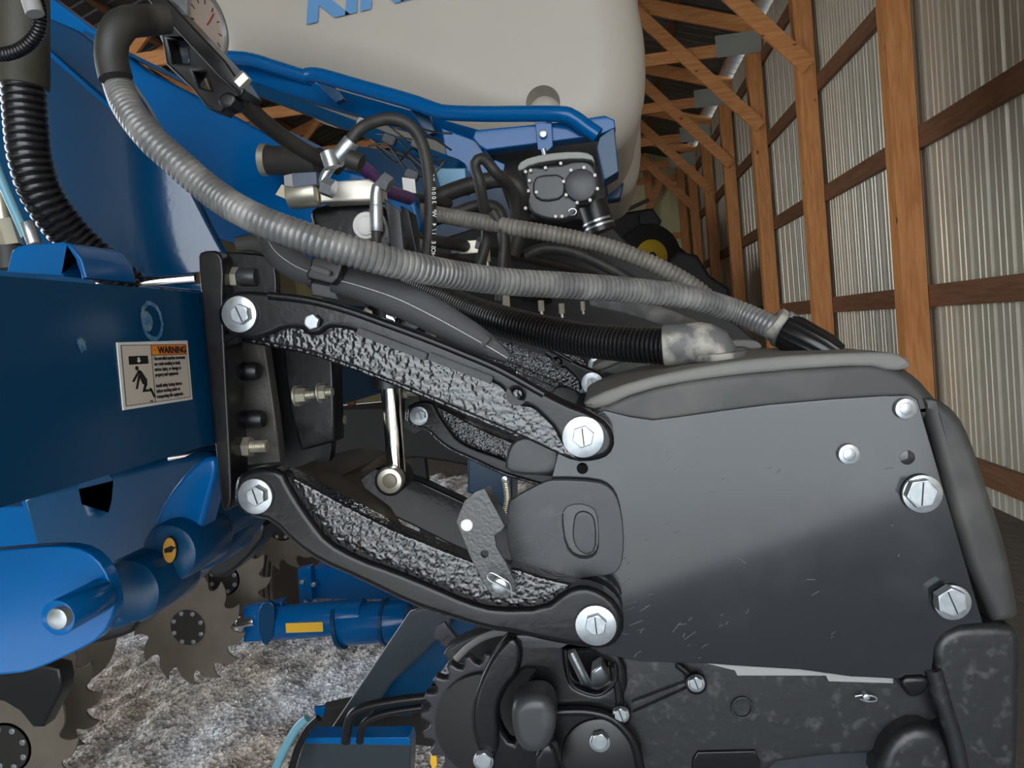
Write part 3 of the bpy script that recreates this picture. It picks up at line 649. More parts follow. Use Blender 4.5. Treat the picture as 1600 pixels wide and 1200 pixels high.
link('dark_backing', prism([(770, 1030), (970, 1010), (980, 1180), (790, 1200)], .96, .02, .002, 0), DARKM, gw)

rows_y = [.76 * k for k in range(1, 7)]
ordn = ['second', 'third', 'fourth', 'fifth', 'sixth', 'seventh']
for k, dy in enumerate(rows_y):
    o_ = ordn[k]
    dup(mb, dy, f'black cast mounting bracket of the {o_} row counted from the nearest')
    dup(ua, dy, f'black upper parallel arm of the {o_} row counted from the nearest')
    dup(la, dy, f'black lower parallel arm of the {o_} row counted from the nearest')
    dup(ru, dy, f'black row unit body and hood of the {o_} row counted from the nearest')
    if k < 2: dup(rod, dy, f'chrome downforce cylinder of the {o_} row counted from the nearest')

# ================================================================== HOSES
def Yr(rpx, r): return r * F / rpx
r1 = .0158
H1 = [(182, 122, 23.5), (198, 165, 24.5), (232, 212, 25), (275, 252, 25), (335, 303, 25), (400, 342, 25.5), (480, 372, 25.5), (560, 396, 25), (640, 416, 24), (720, 431, 22.5), (800, 441, 21.5), (900, 447, 20.5), (1000, 455, 19.5), (1080, 466, 19), (1150, 487, 18.5), (1212, 514, 19)]
h = thing('grey_air_hose', 'long dusty grey corrugated hose sweeping from upper left down to the hood', 'hose', P(640, 416, .79))
link('corrugated_tube', hose([(a, b, Yr(c, r1), r1) for a, b, c in H1], pitch=.0064, deep=.10, seg=22), HOSEG, h)
link('elbow', hose([(262, 30, .84, .0155), (225, 32, .82, .0165), (195, 36, .79, .0165), (178, 55, .78, .0165), (174, 90, .78, .0165), (181, 122, .78, .017)], seg=20), RUB, h)
link('collar', cyl(P(1206, 502, 1.0), P(1222, 514, 1.0), .0215, bev=.003), RUBG, h)
link('collar', cyl(P(1218, 511, .995), P(1232, 519, .995), .024, bev=.003), RUBG, h)
link('ribbed_cap', sweep([P(1226, 517, .99), P(1240, 524, .985), P(1290, 548, .965), P(1310, 558, .96)], [.021, .0235, .020, .015], 40, ribs=1), HOSEK, h)
tag(link('grey_hose', hose([(600, 318, 1.60), (650, 328, 1.58), (700, 338, 1.55), (800, 355, 1.5), (900, 373, 1.5), (970, 392, 1.5), (1040, 422, 1.5), (1090, 452, 1.5), (1120, 480, 1.5)], .0165, pitch=.0095, deep=.13, seg=18), HOSEG2),
    'thinner tan-grey corrugated hose running behind the long grey one', 'hose')
h = thing('black_seed_hose', 'glossy black ribbed hose ending in a dusty grey elbow above the hood', 'hose', P(900, 530, 1.0))
link('ribbed_tube', hose([(600, 430, 1.25), (640, 446, 1.2), (690, 466, 1.15), (740, 487, 1.1), (800, 506, 1.05), (900, 529, 1.0), (980, 538, .96), (1042, 541, .94)], .0222, pitch=.0056, deep=.16, seg=22), HOSEK, h)
link('cuff', cyl(P(1036, 540, .94), P(1080, 537, .935), .0255, .0245, bev=.003), RUBG, h)
link('elbow', hose([(1072, 538, .935, .0245), (1098, 536, .935, .025), (1117, 545, .935, .0235), (1121, 566, .935, .022), (1121, 585, .935, .022)], seg=20), RUBG, h)
link('flange', cyl(P(1123, 551, .93), P(1124, 562, .93), .032, bev=.002), RUBG, h)
h = thing('black_air_duct', 'fat black corrugated hose bending down behind the toolbar, far left', 'hose', P(60, 280, .9))
link('corrugated_tube', hose([(36, 120, .93), (40, 180, .93), (48, 250, .93), (70, 312, .94), (115, 372, .97), (165, 418, 1.0), (205, 450, 1.03)], .0262, pitch=.0098, deep=.11, seg=24), HOSEK, h)
link('sleeve', cyl(P(36, -60, .93), P(37, 136, .93), .0298, bev=.003, seg=32), OLIVE, h)
tag(link('split_loom', hose([(-20, 85, .86), (12, 84, .86), (40, 72, .86), (60, 48, .86), (62, 15, .86), (52, -20, .86)], .0082, pitch=.004, deep=.16, seg=12), HOSEK), 'thin black split loom curling over the sleeve, top left corner', 'hose')
tag(link('cable_clip', hose([(55, 22, .84), (45, -8, .84)], .010), SCUFF), 'small grey clip on the black loom in the top left corner', 'clip')
tag(link('smooth_hose', hose([(300, 70, 1.0), (345, 118, 1.02), (385, 165, 1.06), (430, 205, 1.1), (480, 238, 1.15), (530, 262, 1.2)], .0122), RUB), 'smooth dusty black hose under the diagonal gauge bracket', 'hose')
tag(link('purple_hose', hose([(545, 250, 1.15), (575, 268, 1.18), (600, 295, 1.22), (640, 310, 1.3)], .011), PURP), 'purple sleeved hose beside the silver fitting', 'hose')
def hyd(label, pts, r, m=RUB, name='hydraulic_hose'):
    return tag(link(name, hose(pts, r, seg=12), m), label, 'hose')
hh_ = thing('crimped_hydraulic_hose', 'black hydraulic hose arching from a silver crimped fitting, white print along it', 'hose', P(610, 190, 1.05))
link('hose', hose([(544, 226, 1.05), (560, 204, 1.05), (585, 190, 1.06), (615, 186, 1.07), (645, 200, 1.08), (663, 235, 1.09), (671, 290, 1.10), (672, 350, 1.11), (666, 410, 1.12)], .0088, seg=16), RUB, hh_)
link('crimp', cyl(P(550, 220, 1.05), P(523, 253, 1.05), .0118, bev=.002), ZINC, hh_)
link('fitting', hose([(524, 252, 1.05), (512, 268, 1.05), (505, 282, 1.05), (512, 300, 1.05)], .007), ZINC, hh_)
t_ = 'HOSE 1/4 WP 3000 PSI'
pth = spline([(P(a, b, 1.094), 0) for a, b in ((672, 402), (674, 350), (673, 300), (668, 256))], .0001 + P(0, 0, 1).length * 0 + .0062)
for i, ch in enumerate(t_):
    if ch != ' ' and i < len(pth) - 1:
        d = (pth[i + 1][0] - pth[i][0]).normalized(); text(ch, .0085, pth[i][0] + Vector((.0015, 0, 0)), d, (-XA).cross(YA) if False else (d.cross(YA) * 1).normalized() * -1, WHITE, hh_, lift=.0002)
hyd('black hose looping beneath the meter, left of its gearcase', [(742, 430, 1.55), (760, 370, 1.55), (750, 290, 1.5), (742, 258, 1.5), (755, 248, 1.5), (775, 270, 1.5), (800, 300, 1.55), (808, 360, 1.6)], .011)
hyd('thick black hose bundle curving round in front of the blue tank base', [(640, 330, 1.7), (690, 305, 1.75), (740, 288, 1.75), (790, 280, 1.75), (815, 300, 1.75), (815, 345, 1.8), (800, 400, 1.8)], .019)
hyd('second black hose curving just under the thick one by the tank base', [(660, 350, 1.6), (720, 330, 1.6), (745, 322, 1.6), (775, 325, 1.6), (785, 350, 1.6), (790, 420, 1.65)], .013)
hyd('dusty black pipe running back along the row of fittings', [(620, 368, 1.35), (700, 380, 1.5), (780, 395, 1.8), (860, 412, 2.1), (930, 430, 2.5)], .012)
hyd('dusty black hose arching low between the two grey hoses', [(820, 400, 1.9), (850, 388, 1.9), (890, 392, 1.9), (930, 408, 1.9), (975, 432, 1.9), (1030, 470, 1.9)], .014)
hyd('dusty brown hose behind the crimped hydraulic hose', [(560, 290, 1.35), (620, 305, 1.5), (700, 318, 1.7)], .012)
hyd('thin black hose running upright behind the printed hydraulic hose', [(780, 470, 1.5), (784, 420, 1.5), (786, 365, 1.5), (770, 330, 1.5)], .009)
hyd('grey dusty hose that runs under the long grey hose to the hood', [(930, 468, 1.25), (990, 480, 1.2), (1060, 505, 1.15), (1110, 530, 1.1)], .014, HOSEG)
hyd('pale teal thin hose down the far left edge', [(-10, 250, .9), (10, 300, .9), (30, 345, .9), (42, 372, .9)], .006, LBLUE)
lfit = thing('hydraulic_fitting', 'tarnished brass-coloured hydraulic fitting at the left edge', 'fitting', P(15, 350, .92))
link('nut', cyl(P(5, 345, .92), P(18, 385, .92), .014, seg=6), ZINCD, lfit); link('body', cyl(P(-2, 300, .92), P(5, 345, .92), .0105), ZINCD, lfit); link('base', cyl(P(14, 385, .92), P(18, 420, .92), .019), RUB, lfit)
tag(link('steel_ferrule', cyl(P(42, 348, .9), P(54, 382, .9), .0085, bev=.001), ZINC), 'small steel ferrule standing beside the blue hook', 'fitting')

# woven sleeve with its buckle
ws = thing('webbing_sleeve', 'flat black woven sleeve with a dotted white line, held by a plastic clip', 'sleeve', P(600, 470, .80))
def ribbon(pts, Yd, t=.003):
    """pts: (x, y, half width px) -> flat padded strap"""
    c = [(P(a, b, Yd), 1.35 * hw * Yd / F) for a, b, hw in pts]; s = spline(c, .004); vs = []; fs = []; n = 10
    for i, (p, hw) in enumerate(s):
        q0, q1 = s[max(i - 1, 0)][0], s[min(i + 1, len(s) - 1)][0]; t_ = (q1 - q0).normalized(); u = t_.cross(YA).normalized()
        for k in range(n):
            a = 2 * PI * k / n; vs.append(p + u * hw * math.cos(a) + YA * t * math.sin(a) * 1.6)
    for i in range(len(s) - 1):
        for k in range(n): a = i * n + k; b = i * n + (k + 1) % n; fs.append((a, b, b + n, a + n))
    return pyme(vs, fs), s
m1, s1 = ribbon([(415, 362, 12), (432, 392, 17), (462, 415, 18), (492, 428, 15)], .83); link('sleeve', m1, WEB, ws)
m2, s2 = ribbon([(520, 436, 15), (560, 446, 17), (620, 466, 21), (680, 495, 20), (735, 525, 17), (770, 545, 12), (795, 560, 6)], .815); link('sleeve', m2, WEB, ws)
for s_ in (s1, s2):
    vs = []; fs = []
    n_ = 0
    for (a, _), (b, _) in zip(s_, s_[1:]):
        for f in (0.0, .5):
            p = a.lerp(b, f) + Vector((0, -.0056, 0)); q = a.lerp(b, f + .27) + Vector((0, -.0056, 0)); u = (q - p).cross(YA).normalized() * .00045
            vs += [p - u, p + u, q + u, q - u]; fs.append((n_, n_ + 1, n_ + 2, n_ + 3)); n_ += 4
    st = link('stitching', pyme(vs, fs), WHITE, ws); st['kind'] = 'stuff'
m3, _ = ribbon([(370, 382, 9), (400, 380, 11), (440, 398, 9), (470, 410, 8)], .86); link('tail', m3, RUB, ws)
bk = link('clip', prism([(486, 402), (494, 397), (532, 408), (536, 414), (529, 435), (519, 445), (480, 436), (477, 428), (483, 418)], .795, .02, .003, 0), BLACK, ws)
link('latch_bar', bar(P(488, 418, .792), P(518, 428, .792), .005, .01, bev=.001), HOSEK, bk); link('slot', bar(P(497, 404, .7935), P(526, 412, .7935), .003, .004), INK, bk)
link('clip_base', prism([(484, 440), (520, 446), (530, 470), (487, 462)], .83, .01, .002, 0), GREYM, ws)
link('tie_band', bar(P(752, 541, .805), P(765, 527, .805), .004, .008, bev=.001), RUB, ws)

# ================================================================== VALVE BLOCK and fittings
vb = thing('valve_block', 'silver hydraulic valve block with fittings on a black cast stand', 'valve', P(545, 300, 1.08))
link('block', prism([(498, 284), (575, 279), (590, 288), (592, 312), (500, 316)], 1.08, .05, .003, 0), mat('aluminium_block', (.72, .68, .60), .4, metal=.5), vb)
link('solenoid', cyl(P(452, 306, 1.08), P(498, 301, 1.08), .020, bev=.003), ZINCD, vb)
link('solenoid_tag', prism([(430, 304), (440, 288), (455, 296), (449, 312)], 1.065, .002, .0004, 0), mat('tan_tag', (.55, .48, .33), .5), vb)
link('connector', prism([(456, 270), (494, 268), (495, 288), (458, 294), (456, 284)], 1.06, .02, .002, 0), mat('grey_blue_connector', (.10, .12, .17), .5), vb)
link('connector_tab', prism([(443, 274), (456, 271), (458, 292), (444, 290)], 1.06, .01, .001, 0), SCUFF, vb)
link('union_nut', cyl(P(505, 290, 1.04), P(522, 296, 1.04), .013, seg=6), ZINC, vb)
link('elbow_fitting', hose([(605, 288, 1.05), (592, 290, 1.05), (588, 305, 1.05), (588, 322, 1.05)], .0085), ZINC, vb)
link('elbow_nut', cyl(P(596, 281, 1.045), P(610, 290, 1.045), .012, seg=6), ZINC, vb)
link('crimp', cyl(P(588, 320, 1.05), P(588, 362, 1.05), .0092, bev=.001), ZINC, vb)
link('lower_hose', cyl(P(588, 360, 1.05), P(588, 385, 1.05), .007), RUB, vb)
link('knurled_cap', cyl(P(545, 248, 1.03), P(565, 256, 1.03), .0125, seg=18), RUB, vb)
link('plug_cap', cyl(P(512, 238, 1.04), P(520, 262, 1.04), .011), ZINC, vb)
vs_ = thing('cast_stand', 'glossy black cast stand with a bright round plug behind the grey hose', 'bracket', P(560, 350, 1.1))
link('casting', prism([(480, 330), (500, 318), (580, 312), (605, 325), (620, 370), (608, 400), (560, 410), (490, 360)], 1.12, .08, .01, 1, res=3), CAST, vs_)
link('side_rib', prism([(600, 310), (625, 330), (632, 400), (612, 400), (606, 350)], 1.1, .01, .002, 0), GREYM, vs_)
link('plug', ycyl(571, 352, 1.10, .02, 22, .003), WHITE, vs_); link('plug_face', ycyl(571, 352, 1.096, .02, 16, .003), WHITE, vs_)
k_ = 0
for (px, py, Y_, s, g, lab) in ((640, 390, 1.35, .013, 'b', 'small zinc cube fitting beneath the printed hose'), (735, 388, 1.6, .016, 'b', 'tan fitting cluster under the tan-grey hose'), (760, 400, 1.6, .008, 'v', 'upright zinc elbow fitting right of the tan cluster'),
                            (658, 455, 1.2, .010, 'v', 'tan upright fitting just under the long grey hose, left end'), (790, 470, 1.5, .008, 'v', 'brass fitting hanging under the long grey hose above the black hose start'), (845, 478, 1.7, .007, 'v', 'brass fitting hanging under the middle of the long grey hose'),
                            (877, 482, 1.8, .007, 'v', 'brass pointed fitting hanging right of the middle one'), (910, 478, 2.0, .006, 'v', 'tiny brass fitting hanging farthest right of the row'), (672, 515, 1.0, .008, 'v', 'tan fitting peeping out between sleeve and upper arm')):
    t_ = thing('hose_fitting', lab, 'fitting', P(px, py, Y_), 'small fittings among the hoses')
    if g == 'v':
        link('body', cyl(P(px, py - 14 / Y_, Y_), P(px + 1, py + 14 / Y_, Y_), s, seg=6), ZINCD, t_); link('tip', cyl(P(px + 1, py + 14 / Y_, Y_), P(px + 2, py + 26 / Y_, Y_), s * .5), ZINCD, t_)
    else:
        link('body', bar(P(px - 16, py, Y_), P(px + 14, py - 2, Y_), s * 1.6, s * 2, bev=.002), ZINCD, t_); link('nut', cyl(P(px + 10, py - 8, Y_ - .01), P(px + 24, py - 4, Y_ - .01), s * .9, seg=6), ZINC, t_); link('side_nut', cyl(P(px - 28, py, Y_), P(px - 16, py, Y_), s, seg=6), ZINC, t_)
mfold = thing('air_manifold', 'black steel manifold rail running back under the hoses', 'manifold', P(720, 420, 1.5))
link('rail', bar(P(600, 400, 1.3), P(900, 470, 3.2), .06, .05), BLACK, mfold); link('rail_end', bar(P(600, 460, 1.15), P(640, 450, 1.35), .05, .05, bev=.004), CAST, mfold)
link('stand', prism([(625, 320), (640, 330), (668, 470), (630, 470)], 1.3, .05, .004, 0), BLACK, mfold)
ck = thing('dark_fill', 'dull black sheet added as dark fill behind the hoses', 'frame', P(900, 450, 2.0))
link('sheet', prism([(400, 385), (600, 400), (760, 350), (950, 345), (1000, 400), (1110, 470), (1180, 530), (1180, 560), (620, 560)], 2.6, .05, .01, 0), DARKM, ck)  # plain black sheet added to make the gaps dark

# gauge and its bracket
gb = thing('gauge_bracket', 'black ribbed cast bracket running diagonally, holding the pressure gauge', 'bracket', P(300, 80, .92))
link('spine', prism([(222, -10), (252, -12), (300, 40), (352, 95), (382, 140), (376, 150), (340, 118), (300, 75)], .90, .05, .003, 0), HOSEK, gb)
link('ribbed_body', prism([(232, 0), (300, 62), (378, 148), (362, 158), (345, 176), (322, 168), (300, 140), (258, 100), (250, 50)], .93, .03, .004, 0, holes=[[(262, 62), (290, 62), (294, 98), (270, 98)], [(302, 112), (320, 112), (330, 140), (312, 136)]]), BLACK, gb)
link('nut', cyl(P(372, 132, .90), P(386, 118, .90), .008, seg=6), ZINCD, gb)
link('clamp_block', prism([(350, 140), (372, 150), (358, 172), (336, 160)], .91, .03, .004, 1), BLACK, gb)
pg = thing('pressure_gauge', 'round pressure gauge with silver rim and dusty white dial, top left', 'gauge', P(305, 42, 1.0))
gc = P(318, 40, .98); gn = Vector((.99, -.12, -.04)).normalized()
link('case', cyl(gc - gn * .042, gc, .041, bev=.004, seg=36), ZINC, pg)
link('rim', join(sweep([gc - gn * .010, gc + gn * .008], [.044, .044], 40, caps=False), sweep([gc + gn * .008, gc + gn * .0085], [.044, .0385], 40, caps=False), sweep([gc + gn * .002, gc + gn * .0085], [.0385, .0385], 40, caps=False)), ZINC, pg)
dial = link('dial', cyl(gc + gn * .003, gc + gn * .0045, .0385, seg=36), mat('pinkish_white_dial', (.55, .47, .42), .35), pg)
gu = (ZA - gn * ZA.dot(gn)).normalized(); gr = gu.cross(gn)
for a in range(-4, 5):
    d_ = gu * math.cos(a * .55) + gr * math.sin(a * .55); c_ = gc + gn * .0049
    link('tick', bar(c_ + d_ * .026, c_ + d_ * .033, .0012, .0006, up=gn), INK, dial)
link('needle', bar(gc + gn * .0055, gc + gn * .0055 + (gu * .6 + gr * .5) * .034, .0014, .0006, up=gn), mat('red_paint', (.4, .02, .02), .5), dial)
link('mount_plate', bar(gc - gn * .03 - gr * .05 + gu * .01, gc - gn * .03 - gr * .02 + gu * .01, .05, .004, up=gn), ZINC, pg)
link('stem', cyl(gc - gu * .03 - gn * .02, gc - gu * .09 - gn * .01 + gr * .01, .008), ZINCD, pg)

# ================================================================== TANKS and their frame
tk = thing('seed_tank', 'big beige plastic seed tank with light blue lettering above the machine', 'tank', P(700, 60, 2.6))
TY = 2.35
TO = [(150, -330), (230, -60), (300, 40), (345, 84), (430, 100), (540, 128), (640, 168), (720, 205), (800, 228), (880, 242), (935, 238), (975, 215), (1000, 180), (1013, 130), (1014, 60), (1006, 0), (985, -90), (950, -330)]
me_a = prism(TO, TY, 1.0, .16, 2, res=10)
me_b = cyl(P(848, 158, TY) + Vector((0, -.2, .012)), P(848, 158, TY) + Vector((0, .075, -.012)), .056, .050, seg=36)
oa = bpy.data.objects.new('a', me_a); ob = bpy.data.objects.new('b', me_b); COL.objects.link(oa); COL.objects.link(ob)
bo = oa.modifiers.new('b', 'BOOLEAN'); bo.operation = 'DIFFERENCE'; bo.object = ob; bo.solver = 'EXACT'
bpy.context.view_layer.update()
me_c = bpy.data.meshes.new_from_object(oa.evaluated_get(bpy.context.evaluated_depsgraph_get()))
bpy.data.objects.remove(oa); bpy.data.objects.remove(ob); me_c['wn'] = 1
link('shell', me_c, TANK, tk, sharp=50)
rt_ = (P(660, -8, TY) - P(478, 36, TY)).normalized(); upt = rt_.cross(-YA) * -1
upt = Vector((-rt_.z, 0, rt_.x))
text('KINZE', .17, P(478, 36, TY), rt_, upt, LOGO, tk, lift=.008, shear=.25, bold=.008, sx=1.12)
tk2 = thing('rear_seed_tank', 'second beige seed tank just showing below and behind the first', 'tank', P(940, 240, 3.9))
link('shell', prism([(600, -300), (640, 150), (760, 260), (860, 300), (940, 312), (985, 300), (1002, 265), (1005, 210), (1000, 0), (990, -300)], 3.7, 1.0, .16, 2, res=8), TANK, tk2, sharp=60)
rl = thing('tank_guard_rail', 'bright blue bent tube rail along the foot of the big tank', 'rail', P(700, 170, 2.0))
link('tube', hose([(478, 118, 2.05), (500, 118, 2.05), (560, 135, 2.03), (640, 158, 2.0), (680, 172, 1.98), (700, 176, 1.97), (760, 178, 1.95), (870, 178, 1.92), (895, 184, 1.92), (915, 198, 1.92), (935, 212, 1.92)], .0195, seg=20), BLUE2, rl)
for (a, b) in (((490, 125), (525, 160)), ((640, 170), (668, 212))):
    link('support', prism([(a[0], a[1]), (a[0] + 30, a[1] + 8), (b[0] + 12, b[1] - 6), b], 2.05, .03, .003, 0), BLUE, rl)
rl2 = thing('rear_guard_rail', 'bright blue tube rail left of the first, half behind the gauge', 'rail', P(420, 100, 2.2))
link('tube', hose([(330, 92, 2.2), (350, 90, 2.2), (390, 93, 2.2), (430, 105, 2.2), (490, 124, 2.2)], .0195, seg=18), BLUE2, rl2)
tf = thing('support_cradle', 'blue steel channel frame under the big tank with one round bolt', 'frame', P(850, 210, 2.0))
link('channel', prism([(738, 215), (742, 203), (880, 190), (945, 180), (960, 187), (962, 200), (935, 212), (760, 235), (748, 228)], 1.95, .06, .004, 0), BLUE2, tf)
link('end_cheek', prism([(936, 214), (960, 198), (967, 268), (944, 282), (932, 230)], 1.93, .10, .003, 0), BLUE, tf)
link('strap', prism([(836, 192), (862, 190), (864, 228), (856, 236), (840, 234)], 1.93, .012, .002, 0), BLUE2, tf)
link('strap_bolt', ycyl(848, 208, 1.915, .02, 6.5, .002), ZINC, tf); link('hanger_bolt', cyl(P(849, 233, 1.9), P(853, 250, 1.9), .006), ZINC, tf)
link('long_channel', bar(P(370, 112, 2.3), P(770, 228, 2.1), .05, .06, bev=.004), BLUE2, tf)
link('lower_channel', bar(P(380, 132, 2.25), P(720, 262, 1.95), .03, .04, bev=.003), BLUE, tf)
link('cross_plate', prism([(690, 200), (745, 220), (760, 245), (790, 275), (780, 292), (720, 300), (700, 262)], 1.98, .01, .003, 0), BLUE2, tf)
link('hanger_plate', prism([(728, 262), (790, 245), (786, 290), (745, 300), (726, 300)], 1.9, .01, .003, 1), BLUE2, tf)
link('dark_cavity_fill', prism([(760, 232), (940, 214), (950, 300), (940, 345), (800, 345)], 2.15, .2, .01, 0), DARKM, tf)  # solid black block, the cavity's shade put into its colour
link('rear_sheet', prism([(540, 225), (640, 240), (760, 262), (830, 300), (830, 400), (540, 390)], 2.75, .04, .004, 0), BLUE, tf)
link('side_box', prism([(680, 262), (728, 262), (728, 300), (690, 300)], 1.85, .06, .004, 0), mat('light_blue_grey_box', (.10, .22, .32), .35, metal=.3), tf)
link('rear_foot', prism([(940, 290), (975, 285), (970, 310), (945, 315)], 3.4, .1, .01, 0), BLUE, tf)
clutter = thing('wiring_bundle', 'tangle of thin dark wires and connectors against the blue frame', 'wiring', P(620, 220, 1.6))
for k in range(9):
    a = 560 + random.random() * 60; b = 190 + random.random() * 50
    link('wire', hose([(a, b, 1.65), (a + 30, b + random.uniform(-15, 30), 1.62), (a + 60, b + random.uniform(0, 50), 1.6), (a + 90, b + random.uniform(10, 70), 1.6)], .0022, seg=6), INK, clutter)
for (px, py) in ((645, 222), (560, 190), (635, 270), (600, 215)):
    link('connector', bar(P(px, py, 1.58), P(px + 18, py + 8, 1.58), .018, .02, bev=.002), random.choice((SCUFF, GREYM, BLACK)), clutter)
mt = thing('seed_meter', 'dark grey gearcase with round cover and studs hanging under the tank frame', 'meter', P(875, 295, 1.75))
link('case', prism([(820, 265), (830, 258), (848, 262), (852, 258), (882, 256), (896, 250), (918, 250), (930, 262), (936, 285), (930, 305), (915, 318), (902, 320), (900, 335), (880, 345), (850, 342), (828, 332), (822, 310)], 1.75, .06, .006, 1, res=3), GREYM, mt)
link('raised_cover', prism([(833, 278), (850, 272), (878, 272), (884, 290), (880, 310), (850, 316), (832, 306)], 1.742, .02, .005, 1), GREYM, mt)
link('round_cover', ycyl(907, 289, 1.735, .03, 25, .004), GREYM, mt)
for k in range(8):
    a = k * PI / 4 + .2; link('stud', ycyl(907 + 27 * math.cos(a), 289 + 28 * math.sin(a), 1.735, .01, 2.6, .0005, 10), WHITE, mt)
for (px, py) in ((821, 268), (829, 266), (827, 282), (825, 298), (838, 300), (821, 325), (868, 338), (878, 338), (852, 262), (876, 255)):
    link('stud', ycyl(px, py, 1.738, .01, 2.6, .0005, 10), WHITE, mt)
link('collar', prism([(808, 262), (815, 250), (850, 240), (900, 236), (925, 240), (930, 256), (922, 248), (880, 248), (830, 256), (812, 268)], 1.73, .08, .003, 1), mat('pale_grey_plastic', (.30, .31, .29), .5), mt)
link('lever_ring', hose([(888, 330, 1.72), (892, 336, 1.72), (899, 334, 1.72), (900, 328, 1.72), (893, 326, 1.72), (888, 330, 1.72)], .002, step=.004, seg=8), ZINC, mt)
link('drop_tube', cyl(P(925, 318, 1.85), P(940, 362, 1.85), .035), BLACK, mt)
for (a, b) in ((933, 345), (936, 352)):
    link('hose_clamp', cyl(P(a, b, 1.85), P(a + 1, b + 3, 1.85), .0365), ZINC, mt)

# ================================================================== LOWER BACKGROUND
def spiked(px, py, Y, R_, n, rot, name, label, group, hub=.10, lean=.10):
    t_ = thing(name, label, 'wheel', P(px, py, Y), group)
    c = P(px, py, Y); lp = []
    for k in range(n):
        a0 = rot + 2 * PI * k / n; st = 2 * PI / n
        for f, r in ((0, 1.0), (-.04, .94), (-.05, .87), (.0, .80), (.09, .755), (.2, .75), (.29, .78), (.36, .825), (.5, .885), (.7, .94), (.88, .98)):
            a = a0 + st * f; lp.append((c.x + R_ * r * math.cos(a), c.z + R_ * r * math.sin(a)))
    link('disc', flat([lp], .007, .001, lambda q: Vector((q.x, Y + .0035 - q.z, q.y)), 1), STEEL, t_)
    link('hub_plate', cyl(c, c + Vector((0, .01, 0)), R_ * .33, seg=28), STEEL, t_)
    link('painted_hub_plate', cyl(c - Vector((0, .003, 0)), c, R_ * .30, seg=28), mat('dark_hub_paint', (.02, .018, .016), .5) if 'dark_hub_paint' not in bpy.data.materials else bpy.data.materials['dark_hub_paint'], t_)  # centre disc in dark paint
    link('hanger_arm', bar(c + Vector((0, .035, -.02)), Vector((c.x + .02, c.y + .035, CH - .08)), .045, .03), BLACK, t_)
    for k in range(8):
        a = k * PI / 4 + .3; p = c + Vector((math.cos(a), 0, math.sin(a))) * R_ * .255
        link('rivet', cyl(p - Vector((0, .008, 0)), p, .0085, bev=.002, seg=12), ZINC, t_)
    return t_
g_ = 'spiked row cleaner wheels'
spiked(294, 980, 2.53, .215, 13, .35, 'row_cleaner_wheel', 'brown hooked-tooth cleaner wheel in the clear on the gravel, eight rivets', g_)
spiked(12, 1168, 1.77, .205, 13, .1, 'row_cleaner_wheel', 'brown hooked-tooth cleaner wheel cut by the lower left corner', g_)
spiked(440, 822, 3.29, .205, 13, .2, 'row_cleaner_wheel', 'dark hooked-tooth cleaner wheel partly behind the lower parallel arm', g_)
spiked(350, 905, 2.72, .19, 13, .0, 'row_cleaner_wheel', 'hooked-tooth cleaner wheel mostly hidden behind the riveted one', g_)
spiked(65, 1085, 1.98, .19, 13, .5, 'row_cleaner_wheel', 'dark hooked-tooth cleaner wheel behind the one in the lower left corner', g_)
for (px, py, Y_, r, lab) in ((100, 985, 2.35, .19, 'smooth brown opener disc showing under the blue pivot plate'), (330, 850, 3.0, .19, 'smooth brown opener disc right of the hinge casting')):
    c = P(px, py, Y_); tag(link('opener_disc', sweep([c, c + Vector((0, .004, 0)), c + Vector((0, .012, 0))], [r, r, r * .5], 40), STEEL), lab, 'disc')
tag(link('cleaner_hanger', prism([(-40, 1040), (90, 1035), (98, 1075), (85, 1100), (60, 1150), (20, 1100), (-40, 1090)], 1.6, .05, .008, 1), BLACK), 'glossy black cleaner hanger above the lower left wheel', 'bracket')
tag(link('hinge_stay', prism([(150, 950), (235, 920), (215, 985), (180, 1000), (130, 1010)], 1.3, .08, .008, 1), BLACK), 'black bracket in the shade under the hinge bosses', 'bracket')
tag(link('cleaner_mount', prism([(330, 790), (395, 800), (420, 830), (380, 880), (340, 910), (310, 880)], 1.6, .08, .008, 1), BLACK), 'black bracket between hinge boss and lower arm', 'bracket')

cy = thing('wing_cylinder', 'bright blue horizontal cylinder with a yellow label low over the gravel', 'cylinder', P(520, 975, 2.6))
Yc = 2.6
link('barrel', cyl(P(418, 974, Yc), P(570, 962, Yc), .062, bev=.004, seg=32), BLUE2, cy)
link('sleeve', cyl(P(534, 976, Yc), P(640, 968, Yc), .074, bev=.004, seg=32), BLUE2, cy)
link('end_lug', prism([(380, 950), (440, 940), (440, 1000), (380, 1004)], Yc, .05, .005, 0), BLUE2, cy)
link('collar', cyl(P(530, 977, Yc), P(536, 976, Yc), .085, seg=32), BLUE, cy); link('collar', cyl(P(600, 971, Yc), P(605, 971, Yc), .083, seg=32), BLUE, cy)
link('clamp_ring', prism([(404, 945), (425, 938), (430, 960), (425, 1000), (412, 1012), (402, 985)], Yc - .07, .02, .005, 1), BLUE, cy)
link('rod_tip', cyl(P(372, 974, Yc), P(398, 970, Yc), .018, bev=.003), CHROME, cy)
link('yellow_label', prism([(446, 974), (504, 972), (505, 987), (447, 989)], Yc - .066, .003, .0004, 0), YEL, cy)
bx = thing('frame_box', 'bright blue box beam with small bolts above the blue cylinder', 'frame', P(560, 910, 3.0))
link('beam', prism([(488, 888), (640, 882), (760, 890), (760, 940), (488, 936)], 3.0, .15, .006, 0), BLUE2, bx)
link('end_plate', prism([(465, 890), (485, 886), (488, 942), (468, 944)], 2.95, .05, .004, 0), BLUE2, bx)
for (px, py) in ((471, 910), (489, 914), (477, 942), (492, 940)):
    link('bolt', ycyl(px, py, 2.93, .02, 4, .002, 8), ZINC, bx)
